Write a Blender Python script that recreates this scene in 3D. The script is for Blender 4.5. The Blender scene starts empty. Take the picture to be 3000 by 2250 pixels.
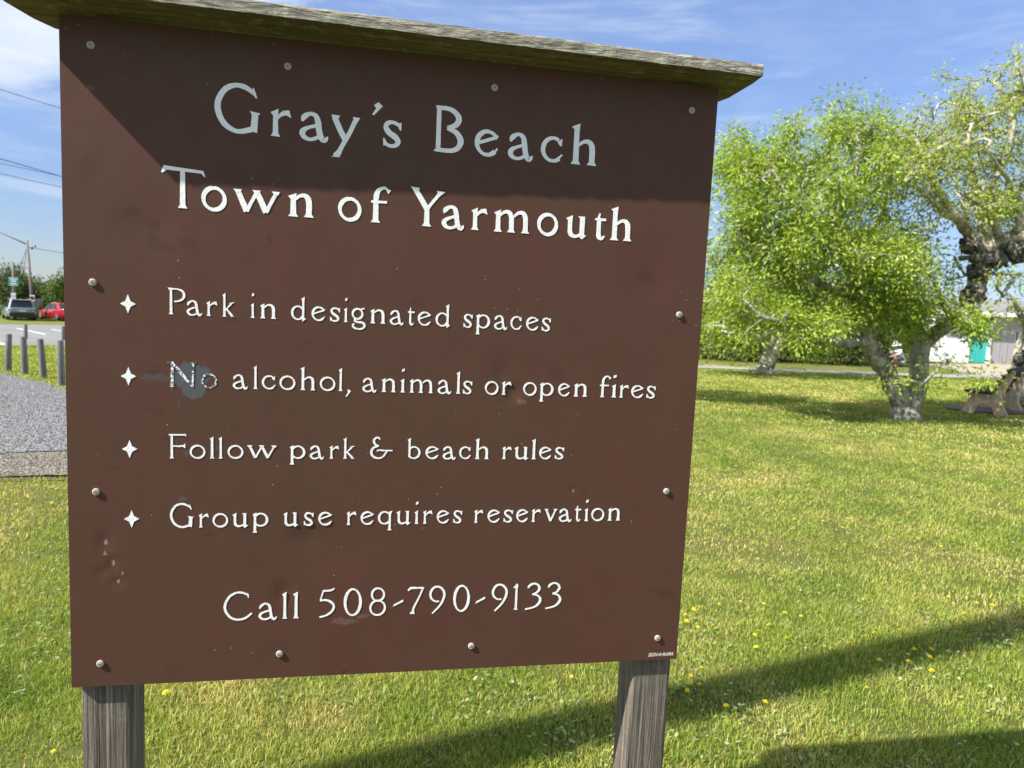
import bpy, bmesh, math, random
import numpy as np
from mathutils import Vector, Matrix, noise

# ------------------------------------------------------------------ camera, sky, sun, exposure
sc = bpy.context.scene
COL = sc.collection
FPX = 2040.0                                       # focal length in pixels of the 3000 px wide photograph
RC = np.array([[0.9827763, -0.1788541, 0.0464965], [0.027137, -0.109204, -0.9936489], [0.1827958, 0.9777963, -0.1024696]])
CAM = np.array([0.5634, -1.37692, 1.49589])
cd = bpy.data.cameras.new('camera'); cam = bpy.data.objects.new('camera', cd); COL.objects.link(cam)
cd.sensor_width = 36.0; cd.lens = 36.0 * FPX / 3000.0; cd.clip_start = 0.05; cd.clip_end = 3000
m = Matrix(((RC[0][0], -RC[1][0], -RC[2][0], CAM[0]), (RC[0][1], -RC[1][1], -RC[2][1], CAM[1]),
            (RC[0][2], -RC[1][2], -RC[2][2], CAM[2]), (0, 0, 0, 1)))
cam.matrix_world = m
cd.dof.use_dof = True; cd.dof.focus_distance = 1.42; cd.dof.aperture_fstop = 7.0
sc.camera = cam
SUN = Vector((0.98, 0.295, -1.0)).normalized()     # the way the light travels
SEL = math.asin(-SUN.z); SROT = math.atan2(-SUN.x, -SUN.y)
ld = bpy.data.lights.new('sun', 'SUN'); lo = bpy.data.objects.new('sun', ld); COL.objects.link(lo)
ld.energy = 5.0; ld.angle = math.radians(0.53); ld.color = (1.0, 0.95, 0.86)
lo.rotation_euler = SUN.to_track_quat('-Z', 'Y').to_euler(); lo.location = (-20, -8, 30)
sc.view_settings.view_transform = 'Standard'; sc.view_settings.look = 'None'; sc.view_settings.gamma = 1.0
sc.view_settings.exposure = 1.0
sc.render.film_transparent = False
W = bpy.data.worlds.new('World'); sc.world = W; W.use_nodes = True
def build_world():
    nt = W.node_tree; nt.nodes.clear(); N = nt.nodes.new; L = nt.links.new
    out = N('ShaderNodeOutputWorld'); bg = N('ShaderNodeBackground'); bg.inputs['Strength'].default_value = 0.10
    sky = N('ShaderNodeTexSky'); sky.sky_type = 'NISHITA'; sky.sun_disc = False
    sky.sun_elevation = SEL; sky.sun_rotation = SROT; sky.air_density = 1.0; sky.dust_density = 0.2; sky.ozone_density = 2.0
    tc = N('ShaderNodeTexCoord')
    def wisps(scale, stretch, lo_, hi_, seed, rough=0.6, rot=0.5):
        mp = N('ShaderNodeMapping'); mp.inputs['Scale'].default_value = stretch; mp.inputs['Location'].default_value = (seed, seed * .7, 0)
        mp.inputs['Rotation'].default_value = (0, 0, rot)
        L(tc.outputs['Generated'], mp.inputs['Vector'])
        nz = N('ShaderNodeTexNoise'); nz.inputs['Scale'].default_value = scale; nz.inputs['Detail'].default_value = 7
        nz.inputs['Roughness'].default_value = rough; nz.inputs['Distortion'].default_value = 0.5
        L(mp.outputs['Vector'], nz.inputs['Vector'])
        mr = N('ShaderNodeMapRange'); mr.interpolation_type = 'SMOOTHSTEP'
        mr.inputs['From Min'].default_value = lo_; mr.inputs['From Max'].default_value = hi_
        L(nz.outputs['Fac'], mr.inputs['Value']); return mr.outputs['Result']
    def mth(op, a, b):
        n = N('ShaderNodeMath'); n.operation = op
        for i, v in enumerate((a, b)):
            if v is None: continue
            if isinstance(v, (int, float)): n.inputs[i].default_value = v
            else: L(v, n.inputs[i])
        return n.outputs[0]
    # a bank of bright cirrus high on the left, stretched unseen behind the camera as added fill; thin streaks elsewhere
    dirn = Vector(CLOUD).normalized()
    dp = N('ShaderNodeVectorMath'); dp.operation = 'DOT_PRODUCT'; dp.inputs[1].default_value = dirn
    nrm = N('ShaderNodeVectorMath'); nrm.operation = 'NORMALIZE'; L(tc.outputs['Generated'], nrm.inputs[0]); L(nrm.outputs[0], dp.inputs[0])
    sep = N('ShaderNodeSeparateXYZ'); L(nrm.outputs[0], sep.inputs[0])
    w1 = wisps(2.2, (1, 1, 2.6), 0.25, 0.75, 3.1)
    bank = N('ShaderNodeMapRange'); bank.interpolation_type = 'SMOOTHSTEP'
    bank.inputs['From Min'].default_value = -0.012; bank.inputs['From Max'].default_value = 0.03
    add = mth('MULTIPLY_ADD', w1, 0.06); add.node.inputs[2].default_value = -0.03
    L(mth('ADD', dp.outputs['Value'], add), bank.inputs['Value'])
    w2 = wisps(3.0, (1, 1.0, 7.0), 0.46, 0.80, 8.0, 0.62)
    w3 = wisps(9.0, (1, 1.4, 4.0), 0.40, 0.85, 1.0, 0.65, 1.0)
    thin = mth('ADD', mth('MULTIPLY', mth('ADD', w2, mth('MULTIPLY', w3, 0.25)), 0.45), 0.07)
    fr = N('ShaderNodeMapRange'); fr.interpolation_type = 'SMOOTHSTEP'; fr.inputs['From Min'].default_value = -0.35; fr.inputs['From Max'].default_value = 0.25; fr.inputs['To Min'].default_value = 0.58  # keeps part of the bank behind the camera, added to lift the shaded lettering
    L(sep.outputs['Y'], fr.inputs['Value'])
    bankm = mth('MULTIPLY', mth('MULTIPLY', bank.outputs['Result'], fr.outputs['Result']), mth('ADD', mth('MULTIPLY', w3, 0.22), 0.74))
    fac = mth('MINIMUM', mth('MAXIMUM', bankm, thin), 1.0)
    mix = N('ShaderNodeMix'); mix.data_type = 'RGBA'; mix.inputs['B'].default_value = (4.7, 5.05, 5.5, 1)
    tint = N('ShaderNodeMix'); tint.data_type = 'RGBA'; tint.blend_type = 'MULTIPLY'; tint.inputs[0].default_value = 1.0
    el = N('ShaderNodeMapRange'); el.interpolation_type = 'SMOOTHSTEP'; el.inputs['From Min'].default_value = -0.02; el.inputs['From Max'].default_value = 0.55
    L(sep.outputs['Z'], el.inputs['Value'])
    low = N('ShaderNodeMix'); low.data_type = 'RGBA'; low.inputs['A'].default_value = HORIZON; low.inputs['B'].default_value = SKYTINT
    L(el.outputs['Result'], low.inputs[0]); L(low.outputs['Result'], tint.inputs['B'])
    L(sky.outputs['Color'], tint.inputs['A'])
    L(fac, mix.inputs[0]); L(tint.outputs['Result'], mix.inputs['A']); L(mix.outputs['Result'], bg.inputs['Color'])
    L(bg.outputs['Background'], out.inputs['Surface'])

# ------------------------------------------------------------------ helpers
rng = np.random.default_rng(7); rnd = random.Random(11)
def ray(u, v): return RC.T @ np.array([(u - 1500.0) / FPX, (v - 1125.0) / FPX, 1.0])
def P(u, v, D): return Vector(CAM + ray(u, v) * D)                 # the point seen at (u, v), D metres deep
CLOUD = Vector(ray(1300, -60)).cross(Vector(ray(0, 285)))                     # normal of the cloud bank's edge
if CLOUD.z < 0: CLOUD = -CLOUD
SKYTINT = (0.87, 0.925, 1.12, 1); HORIZON = (0.42, 0.47, 0.62, 1)
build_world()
def sst(x): x = min(1.0, max(0.0, x)); return x * x * (3 - 2 * x)
def zg(x, y): return -0.85 * sst((y - 16) / 40) * sst((3 - x) / 10)  # the car park lies lower than the lawn
def Gp(u, v):
    d = ray(u, v); s = -CAM[2] / d[2]
    for _ in range(12):
        p = CAM + d * s; s = (zg(p[0], p[1]) - CAM[2]) / d[2]
    p = CAM + d * s; return Vector((p[0], p[1], zg(p[0], p[1])))
def tag(o, label=None, cat=None, group=None, kind=None):
    if label: o['label'] = label
    if cat: o['category'] = cat
    if group: o['group'] = group
    if kind: o['kind'] = kind
    return o
def empty(name, loc=(0, 0, 0), rz=0.0, **k):
    o = bpy.data.objects.new(name, None); COL.objects.link(o); o.location = loc; o.rotation_euler = (0, 0, rz)
    o.empty_display_size = 0.1; return tag(o, **k)
def link(name, me, mat=None, parent=None, smooth=False, **k):
    o = bpy.data.objects.new(name, me); COL.objects.link(o)
    for mm in (mat if isinstance(mat, (list, tuple)) else [mat]):
        if mm: me.materials.append(mm)
    if smooth: me.polygons.foreach_set('use_smooth', [True] * len(me.polygons))
    if parent: o.parent = parent
    return tag(o, **k)
def mesh_np(name, V, F, cols=None):
    """V (n,3), F list of index arrays (k,3)/(k,4); cols (n,3) -> attribute 'tone'."""
    me = bpy.data.meshes.new(name); V = np.asarray(V, np.float32)
    me.vertices.add(len(V)); me.vertices.foreach_set('co', V.ravel())
    F = [np.asarray(f, np.int32) for f in (F if isinstance(F, list) else [F])]
    nl = sum(f.size for f in F); npoly = sum(len(f) for f in F)
    me.loops.add(nl); me.loops.foreach_set('vertex_index', np.concatenate([f.ravel() for f in F]))
    me.polygons.add(npoly)
    tot = np.concatenate([np.full(len(f), f.shape[1], np.int32) for f in F]); st = np.concatenate([[0], np.cumsum(tot)[:-1]]).astype(np.int32)
    me.polygons.foreach_set('loop_start', st); me.polygons.foreach_set('loop_total', tot)
    if cols is not None:
        a = me.attributes.new('tone', 'FLOAT_COLOR', 'POINT')
        c4 = np.ones((len(V), 4), np.float32); c4[:, :3] = cols; a.data.foreach_set('color', c4.ravel())
    me.update(calc_edges=True); me.validate(); return me
class MB:
    """collects shapes, then links them as ONE mesh object"""
    def __init__(s): s.v = []; s.f = []; s.m = []
    def add(s, vs, fs, mi=0):
        b = len(s.v); s.v += [tuple(v) for v in vs]; s.f += [tuple(i + b for i in f) for f in fs]; s.m += [mi] * len(fs); return s
    def box(s, c, d, rot=None, mi=0):
        c = Vector(c); h = Vector(d) / 2
        vs = [Vector((x, y, z)) for x in (-h.x, h.x) for y in (-h.y, h.y) for z in (-h.z, h.z)]
        if rot is not None: vs = [rot @ v for v in vs]
        return s.add([c + v for v in vs], [(0, 1, 3, 2), (4, 6, 7, 5), (0, 4, 5, 1), (2, 3, 7, 6), (0, 2, 6, 4), (1, 5, 7, 3)], mi)
    def tube(s, pts, rad, n=8, cap=True, mi=0, wob=0.0, seed=0.0):
        pts = [Vector(p) for p in pts]
        if not isinstance(rad, (list, tuple)): rad = [rad] * len(pts)
        b = len(s.v); u = None
        for i, p in enumerate(pts):
            d = (pts[min(i + 1, len(pts) - 1)] - pts[max(i - 1, 0)]).normalized()
            if u is None: u = d.orthogonal().normalized()
            u = (u - d * u.dot(d))
            u = u.normalized() if u.length > 1e-6 else d.orthogonal().normalized()
            w = d.cross(u)
            for k in range(n):
                a = 2 * math.pi * k / n; o = u * math.cos(a) + w * math.sin(a)
                r = rad[i]
                if wob: r *= 1 + wob * noise.noise((p + o * rad[i]) * 5.0 + Vector((seed, 0, 0)))
                s.v.append(tuple(p + o * r))
        for i in range(len(pts) - 1):
            for k in range(n):
                s.f.append((b + i * n + k, b + i * n + (k + 1) % n, b + (i + 1) * n + (k + 1) % n, b + (i + 1) * n + k)); s.m.append(mi)
        if cap:
            s.f.append(tuple(b + k for k in range(n))[::-1]); s.m.append(mi)
            e = b + (len(pts) - 1) * n; s.f.append(tuple(e + k for k in range(n))); s.m.append(mi)
        return s
    def prism(s, pts, d, mi=0):
        """closed outline pts, pushed along vector d"""
        n = len(pts); d = Vector(d); pts = [Vector(p) for p in pts]
        return s.add(pts + [p + d for p in pts], [tuple(range(n))[::-1], tuple(range(n, 2 * n))] + [(i, (i + 1) % n, n + (i + 1) % n, n + i) for i in range(n)], mi)
    def lathe(s, prof, c=(0, 0, 0), n=16, axis='z', mi=0):
        b = len(s.v); c = Vector(c)
        for r, h in prof:
            for k in range(n):
                a = 2 * math.pi * k / n
                q = (r * math.cos(a), r * math.sin(a), h) if axis == 'z' else (r * math.cos(a), -h, r * math.sin(a))
                s.v.append(tuple(c + Vector(q)))
        for i in range(len(prof) - 1):
            for k in range(n):
                f = (b + i * n + k, b + i * n + (k + 1) % n, b + (i + 1) * n + (k + 1) % n, b + (i + 1) * n + k)
                s.f.append(f); s.m.append(mi)
        s.f.append(tuple(b + k for k in range(n))[::-1]); s.m.append(mi)
        e = b + (len(prof) - 1) * n; s.f.append(tuple(e + k for k in range(n))); s.m.append(mi)
        return s
    def blob(s, c, r, amp=0.3, freq=2.0, seg=10, mi=0, sq=(1, 1, 1)):
        c = Vector(c); b = len(s.v); rows = seg // 2 + 1
        for i in range(rows):
            th = math.pi * (i + 0.02) / (rows - 1 + 0.04)
            for k in range(seg):
                a = 2 * math.pi * k / seg
                d = Vector((math.sin(th) * math.cos(a) * sq[0], math.sin(th) * math.sin(a) * sq[1], math.cos(th) * sq[2]))
                s.v.append(tuple(c + d * r * (1 + amp * noise.noise(d * freq + c * 3))))
        for i in range(rows - 1):
            for k in range(seg):
                s.f.append((b + i * seg + k, b + (i + 1) * seg + k, b + (i + 1) * seg + (k + 1) % seg, b + i * seg + (k + 1) % seg)); s.m.append(mi)
        return s
    def build(s, name, mat, parent=None, smooth=False, bevel=0.0, recalc=True, **k):
        me = bpy.data.meshes.new(name); me.from_pydata(s.v, [], s.f); me.update()
        if recalc:
            bm = bmesh.new(); bm.from_mesh(me); bmesh.ops.recalc_face_normals(bm, faces=bm.faces); bm.to_mesh(me); bm.free()
        me.polygons.foreach_set('material_index', s.m)
        o = link(name, me, mat, parent, smooth, **k)
        if bevel:
            b = o.modifiers.new('bevel', 'BEVEL'); b.width = bevel; b.segments = 2; b.limit_method = 'ANGLE'
        return o

# ------------------------------------------------------------------ materials
class NT:
    def __init__(s, name):
        s.mat = bpy.data.materials.new(name); s.mat.use_nodes = True; s.t = s.mat.node_tree; s.t.nodes.clear()
        s.out = s.n('ShaderNodeOutputMaterial'); s.tc = s.n('ShaderNodeTexCoord')
    def n(s, ty, **k):
        o = s.t.nodes.new(ty)
        for a, b in k.items(): setattr(o, a, b)
        return o
    def l(s, a, b): s.t.links.new(a, b)
    def set(s, inp, v):
        if isinstance(v, bpy.types.NodeSocket): s.l(v, inp)
        else:
            if isinstance(v, tuple) and len(v) == 3 and inp.type == 'RGBA': v = v + (1,)
            inp.default_value = v
    def map(s, scale=(1, 1, 1), loc=(0, 0, 0), rot=(0, 0, 0), src='Object'):
        mp = s.n('ShaderNodeMapping'); s.l(s.tc.outputs[src], mp.inputs[0])
        mp.inputs['Scale'].default_value = scale; mp.inputs['Location'].default_value = loc; mp.inputs['Rotation'].default_value = rot
        return mp.outputs[0]
    def noise(s, scale, vec=None, detail=4, rough=0.55, dist=0.0, color=False):
        z = s.n('ShaderNodeTexNoise'); z.inputs['Scale'].default_value = scale; z.inputs['Detail'].default_value = detail
        z.inputs['Roughness'].default_value = rough; z.inputs['Distortion'].default_value = dist
        s.l(vec if vec is not None else s.tc.outputs['Object'], z.inputs['Vector']); return z.outputs['Color' if color else 'Fac']
    def vor(s, scale, vec=None, feat='F1', out='Distance'):
        z = s.n('ShaderNodeTexVoronoi', feature=feat); z.inputs['Scale'].default_value = scale
        s.l(vec if vec is not None else s.tc.outputs['Object'], z.inputs['Vector']); return z.outputs[out]
    def ramp(s, f, a, b, interp='SMOOTHSTEP', ta=0.0, tb=1.0):
        r = s.n('ShaderNodeMapRange', interpolation_type=interp); s.l(f, r.inputs['Value'])
        for k, v in (('From Min', a), ('From Max', b), ('To Min', ta), ('To Max', tb)): r.inputs[k].default_value = v
        return r.outputs['Result']
    def mix(s, f, a, b, mode='MIX'):
        x = s.n('ShaderNodeMix', data_type='RGBA', blend_type=mode)
        s.set(x.inputs[0], f); s.set(x.inputs['A'], a); s.set(x.inputs['B'], b); return x.outputs['Result']
    def math(s, op, a, b=0.0, c=None):
        x = s.n('ShaderNodeMath', operation=op); s.set(x.inputs[0], a); s.set(x.inputs[1], b)
        if c is not None: s.set(x.inputs[2], c)
        return x.outputs[0]
    def bump(s, h, strength=0.3, dist=0.01, nrm=None):
        b = s.n('ShaderNodeBump'); b.inputs['Strength'].default_value = strength; b.inputs['Distance'].default_value = dist
        s.l(h, b.inputs['Height'])
        if nrm is not None: s.l(nrm, b.inputs['Normal'])
        return b.outputs[0]
    def pri(s, col, rough=0.6, spec=0.5, metal=0.0, normal=None, coat=0.0, **k):
        b = s.n('ShaderNodeBsdfPrincipled'); s.set(b.inputs['Base Color'], col); s.set(b.inputs['Roughness'], rough)
        s.set(b.inputs['Specular IOR Level'], spec); s.set(b.inputs['Metallic'], metal); s.set(b.inputs['Coat Weight'], coat)
        if normal is not None: s.l(normal, b.inputs['Normal'])
        s.l(b.outputs[0], s.out.inputs[0]); return s.mat
    def attr(s, name='tone'):
        a = s.n('ShaderNodeAttribute', attribute_name=name); return a.outputs['Color']
def plain(name, col, rough=0.6, var=0.12, scale=8.0, metal=0.0, spec=0.5, coat=0.0, bump=0.0):
    t = NT(name); f = t.noise(scale); c2 = tuple(x * (1 - var * 2) for x in col)
    n = t.bump(t.noise(scale * 6), bump, 0.01) if bump else None
    return t.pri(t.mix(f, c2, tuple(min(1, x * (1 + var)) for x in col)), rough, spec, metal, n, coat)
def leafmat(name, cols, trans=0.45, rough=0.5, spec=0.25):
    """several leaf tones from the 'tone' attribute's first channel"""
    t = NT(name); a = t.n('ShaderNodeSeparateColor'); t.l(t.attr(), a.inputs[0])
    r = t.n('ShaderNodeValToRGB'); cr = r.color_ramp
    while len(cr.elements) < len(cols): cr.elements.new(0.5)
    for i, c in enumerate(cols): cr.elements[i].position = i / (len(cols) - 1); cr.elements[i].color = c + (1,)
    t.l(a.outputs[0], r.inputs[0]); col = r.outputs[0]
    d = t.n('ShaderNodeBsdfPrincipled'); t.l(col, d.inputs['Base Color']); d.inputs['Roughness'].default_value = rough
    d.inputs['Specular IOR Level'].default_value = spec
    tr = t.n('ShaderNodeBsdfTranslucent'); t.l(t.mix(1.0, col, (1.25, 1.25, 0.55), 'MULTIPLY'), tr.inputs[0])
    mx = t.n('ShaderNodeMixShader'); mx.inputs[0].default_value = trans
    t.l(d.outputs[0], mx.inputs[1]); t.l(tr.outputs[0], mx.inputs[2]); t.l(mx.outputs[0], t.out.inputs[0]); return t.mat

def m_wood(name, base, dark, along='z', lichen=0.0, ridges=90.0, bs=0.6, stretch=None):
    t = NT(name); k = {'x': (0.03, 1, 1), 'z': (1, 1, 0.02), 'y': (1, 0.03, 1)}[along]
    if stretch: k = tuple(stretch if q < 1 else 1 for q in k)
    v = t.map(k)
    warp = t.noise(6.0, v, 3)
    g = t.noise(ridges, v, 5, 0.65, 1.2); g2 = t.noise(ridges * 0.3, v, 3, 0.6, 2.0)
    blot = t.noise(5.0, None, 4)
    f = t.math('MULTIPLY', t.ramp(g, 0.34, 0.66), t.ramp(g2, 0.25, 0.7, ta=0.45))
    c = t.mix(f, dark, base)
    c = t.mix(t.ramp(blot, 0.4, 0.75, tb=0.5), c, tuple(x * 0.6 for x in base))
    if lichen:
        li = t.ramp(t.noise(38.0, None, 6, 0.7), 0.52, 0.66, tb=lichen)
        c = t.mix(li, c, (0.40, 0.42, 0.30))
    n = t.bump(t.math('ADD', g, t.math('MULTIPLY', g2, 1.5)), bs, 0.004)
    return t.pri(c, 0.85, 0.25, normal=n)
def m_panel():
    t = NT('panel_paint'); v = t.map((1, 1, 0.07))
    big = t.noise(3.2, None, 4, 0.6, 0.4); stre = t.noise(42.0, v, 4, 0.6); fine = t.noise(300.0, v, 2)
    c = t.mix(t.ramp(big, 0.36, 0.66), (0.087, 0.043, 0.028), (0.094, 0.039, 0.0275))
    c = t.mix(t.ramp(stre, 0.3, 0.75, tb=0.35), c, (0.078, 0.047, 0.031))
    c = t.mix(t.ramp(t.noise(9.0, None, 5, 0.7), 0.56, 0.72, tb=0.45), c, (0.066, 0.032, 0.022))
    # grey over-sprayed scuff round the worn word: a few lumps with ragged edges
    nz = t.noise(60.0, t.map((1, 1, 0.5)), 6, 0.7, 0.6, color=True)
    off = t.n('ShaderNodeVectorMath', operation='SCALE'); off.inputs['Scale'].default_value = 0.026
    cen = t.n('ShaderNodeVectorMath', operation='SUBTRACT'); t.l(nz, cen.inputs[0]); cen.inputs[1].default_value = (0.5, 0.5, 0.5)
    t.l(cen.outputs[0], off.inputs[0])
    pos = t.n('ShaderNodeVectorMath', operation='ADD'); t.l(t.tc.outputs['Object'], pos.inputs[0]); t.l(off.outputs[0], pos.inputs[1])
    m = None
    for (x, z, rx, rz, k) in ((0.211, 0.599, 0.031, 0.027, 1.0), (0.216, 0.574, 0.021, 0.018, 1.0), (0.228, 0.606, 0.022, 0.014, .75), (0.188, 0.597, 0.014, 0.012, .85),
                              (0.150, 0.5945, 0.030, 0.007, .38), (0.155, 0.594, 0.007, 0.003, .6), (0.2045, 0.452, 0.006, 0.009, .45), (0.199, 0.3655, 0.008, 0.004, .7)):
        s = t.n('ShaderNodeVectorMath', operation='SUBTRACT'); t.l(pos.outputs[0], s.inputs[0]); s.inputs[1].default_value = (x, 0, z)
        q = t.n('ShaderNodeVectorMath', operation='MULTIPLY'); t.l(s.outputs[0], q.inputs[0]); q.inputs[1].default_value = (1 / rx, 0, 1 / rz)
        le = t.n('ShaderNodeVectorMath', operation='LENGTH'); t.l(q.outputs[0], le.inputs[0])
        f = t.ramp(le.outputs['Value'], 1.12, 0.8, tb=k) if False else t.ramp(le.outputs['Value'], 0.9, 1.06, ta=k, tb=0.0)
        m = f if m is None else t.math('MAXIMUM', m, f)
    c = t.mix(m, c, (0.085, 0.092, 0.102))
    def spot(c, col, k, items):
        mm = None
        for (x, z, rx, rz) in items:
            s = t.n('ShaderNodeVectorMath', operation='SUBTRACT'); t.l(pos.outputs[0], s.inputs[0]); s.inputs[1].default_value = (x, 0, z)
            q = t.n('ShaderNodeVectorMath', operation='MULTIPLY'); t.l(s.outputs[0], q.inputs[0]); q.inputs[1].default_value = (1 / rx, 0, 1 / rz)
            le = t.n('ShaderNodeVectorMath', operation='LENGTH'); t.l(q.outputs[0], le.inputs[0])
            f = t.ramp(le.outputs['Value'], 0.6, 1.1, ta=k, tb=0.0); mm = f if mm is None else t.math('MAXIMUM', mm, f)
        return t.mix(mm, c, col)
    c = spot(c, (0.050, 0.026, 0.021), 0.38, [(0.150, 0.872, 0.010, 0.014), (0.149, 0.850, 0.013, 0.010), (0.115, 0.893, 0.022, 0.010), (0.205, 0.845, 0.02, 0.012), (0.165, 0.835, 0.03, 0.012), (1.185, 0.150, 0.022, 0.012), (1.16, 0.158, 0.03, 0.006), (1.09, 0.83, 0.03, 0.014)])
    c = spot(c, (0.16, 0.095, 0.075), 0.65, [(0.500, 0.113, 0.030, 0.007), (0.535, 0.122, 0.018, 0.005), (0.842, 0.567, 0.012, 0.006), (0.05, 1.10, 0.006, 0.006)])
    c = spot(c, (0.34, 0.26, 0.22), 0.7, [(0.083, 0.206, 0.0045, 0.005), (0.0735, 0.243, 0.0035, 0.007), (0.0625, 0.283, 0.004, 0.005), (0.060, 0.262, 0.003, 0.004), (0.090, 0.222, 0.003, 0.003), (0.962, 0.3813, 0.0035, 0.004), (1.094, 0.312, 0.003, 0.003)])
    # chips and specks of bare metal, thicker below the worn word
    vo = t.vor(62.0, t.map((1, 1, 0.8))); keep = t.noise(7.0, None, 3, 0.6)
    sp = t.math('MULTIPLY', t.ramp(vo, 0.045, 0.03, tb=1.0) if False else t.ramp(vo, 0.045, 0.075, ta=1.0, tb=0.0), t.ramp(keep, 0.55, 0.61))
    c = t.mix(t.math('MULTIPLY', sp, 0.8), c, (0.42, 0.38, 0.35))
    sx = t.n('ShaderNodeSeparateXYZ'); t.l(t.tc.outputs['Object'], sx.inputs[0])
    zone = t.math('MULTIPLY', t.math('MULTIPLY', t.ramp(sx.outputs['X'], 0.15, 0.19), t.ramp(sx.outputs['X'], 0.25, 0.30, ta=1.0, tb=0.0)), t.math('MULTIPLY', t.ramp(sx.outputs['Z'], 0.40, 0.46), t.ramp(sx.outputs['Z'], 0.63, 0.66, ta=1.0, tb=0.0)))
    scr = t.math('MULTIPLY', zone, t.ramp(t.noise(150.0, t.map((1, 1, 0.25), (3, 0, 0)), 5, 0.75), 0.60, 0.72))
    c = t.mix(t.math('MULTIPLY', scr, 0.6), c, (0.33, 0.27, 0.24))
    # dark smudges, lower and at the right edge
    sm = t.math('MULTIPLY', t.ramp(t.noise(16.0, t.map((1, 1, 2.2), (5, 0, 2)), 5, 0.7, 1.0), 0.60, 0.74), 0.5)
    c = t.mix(sm, c, (0.040, 0.025, 0.020))
    n = t.bump(t.noise(3.5, None, 2), 0.10, 0.02); n = t.bump(stre, 0.03, 0.002, n); n = t.bump(fine, 0.04, 0.0005, n)
    return t.pri(c, t.ramp(t.noise(20.0), 0.3, 0.7, ta=0.44, tb=0.56), 0.2, normal=n)
def m_letter(worn=False):
    t = NT('worn_letter_paint' if worn else 'letter_paint')
    f = t.noise(70.0, None, 4, 0.6); c = t.mix(t.ramp(f, 0.35, 0.7), (0.82, 0.825, 0.83), (0.91, 0.91, 0.90))
    if worn:
        h = t.ramp(t.noise(150.0, None, 5, 0.7), 0.46, 0.54)
        c = t.mix(h, (0.075, 0.072, 0.072), c)
    n = t.bump(t.noise(220.0, None, 4), 0.35, 0.002)
    return t.pri(c, 0.42, 0.45, normal=n)
def m_bark(name, a, b, lich, amt, sc_=1.0):
    t = NT(name); v = t.map((1, 1, 0.35))
    f = t.noise(14.0 * sc_, v, 6, 0.7, 0.5); c = t.mix(t.ramp(f, 0.32, 0.68), a, b)
    l1 = t.ramp(t.noise(9.0 * sc_, None, 6, 0.75), 0.50, 0.58, tb=amt)
    c = t.mix(l1, c, lich)
    c = t.mix(t.ramp(t.noise(3.0 * sc_, t.map((1, 1, 1), (4, 1, 0)), 3), 0.55, 0.65, tb=0.6), c, tuple(x * 0.45 for x in a))
    n = t.bump(f, 0.9, 0.05); return t.pri(c, 0.9, 0.15, normal=n)
def m_ground():
    t = NT('lawn_soil'); p = t.tc.outputs['Object']
    f1 = t.noise(0.55, p, 5, 0.6); f2 = t.noise(3.0, p, 5, 0.65); f3 = t.noise(38.0, p, 5, 0.75); f4 = t.noise(240.0, p, 3, 0.7)
    c = t.mix(t.ramp(f2, 0.3, 0.7), (0.145, 0.18, 0.038), (0.24, 0.25, 0.066))
    c = t.mix(t.ramp(f1, 0.48, 0.68, tb=0.7), c, (0.31, 0.25, 0.10))
    c = t.mix(t.ramp(f3, 0.30, 0.62, ta=0.45, tb=0.0), c, (0.085, 0.11, 0.022))
    c = t.mix(t.ramp(f4, 0.35, 0.65, ta=0.35, tb=0.0), c, (0.07, 0.085, 0.025))
    n = t.bump(t.math('ADD', f3, t.math('MULTIPLY', f4, 0.6)), 0.9, 0.04)
    return t.pri(c, 0.9, 0.1, normal=n)
def m_gravel(name='grey_gravel', lo=(0.07, 0.07, 0.073), hi=(0.52, 0.52, 0.53)):
    t = NT(name); d = t.vor(55.0); cc = t.vor(55.0, out='Color'); d2 = t.vor(120.0, t.map((1, 1, 1), (7, 3, 0)))
    sep = t.n('ShaderNodeSeparateColor'); t.l(cc, sep.inputs[0])
    c = t.mix(sep.outputs[0], lo, hi)
    c = t.mix(t.ramp(d, 0.45, 0.75, tb=0.85), c, (0.03, 0.03, 0.033))
    c = t.mix(t.ramp(t.noise(1.3, None, 4), 0.5, 0.7, tb=0.25), c, (0.30, 0.27, 0.22))
    n = t.bump(t.math('ADD', t.math('MULTIPLY', d, -1.0), t.math('MULTIPLY', d2, -0.4)), 1.0, 0.03)
    return t.pri(c, 0.85, 0.2, normal=n)
def m_asphalt(name, a, b, sc_=90.0):
    t = NT(name); f = t.noise(sc_, None, 5, 0.7); g = t.noise(0.35, None, 4)
    c = t.mix(t.ramp(f, 0.3, 0.7), a, b); c = t.mix(t.ramp(g, 0.4, 0.7, tb=0.35), c, tuple(x * 0.8 for x in a))
    return t.pri(c, 0.85, 0.25, normal=t.bump(f, 0.3, 0.006))
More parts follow.
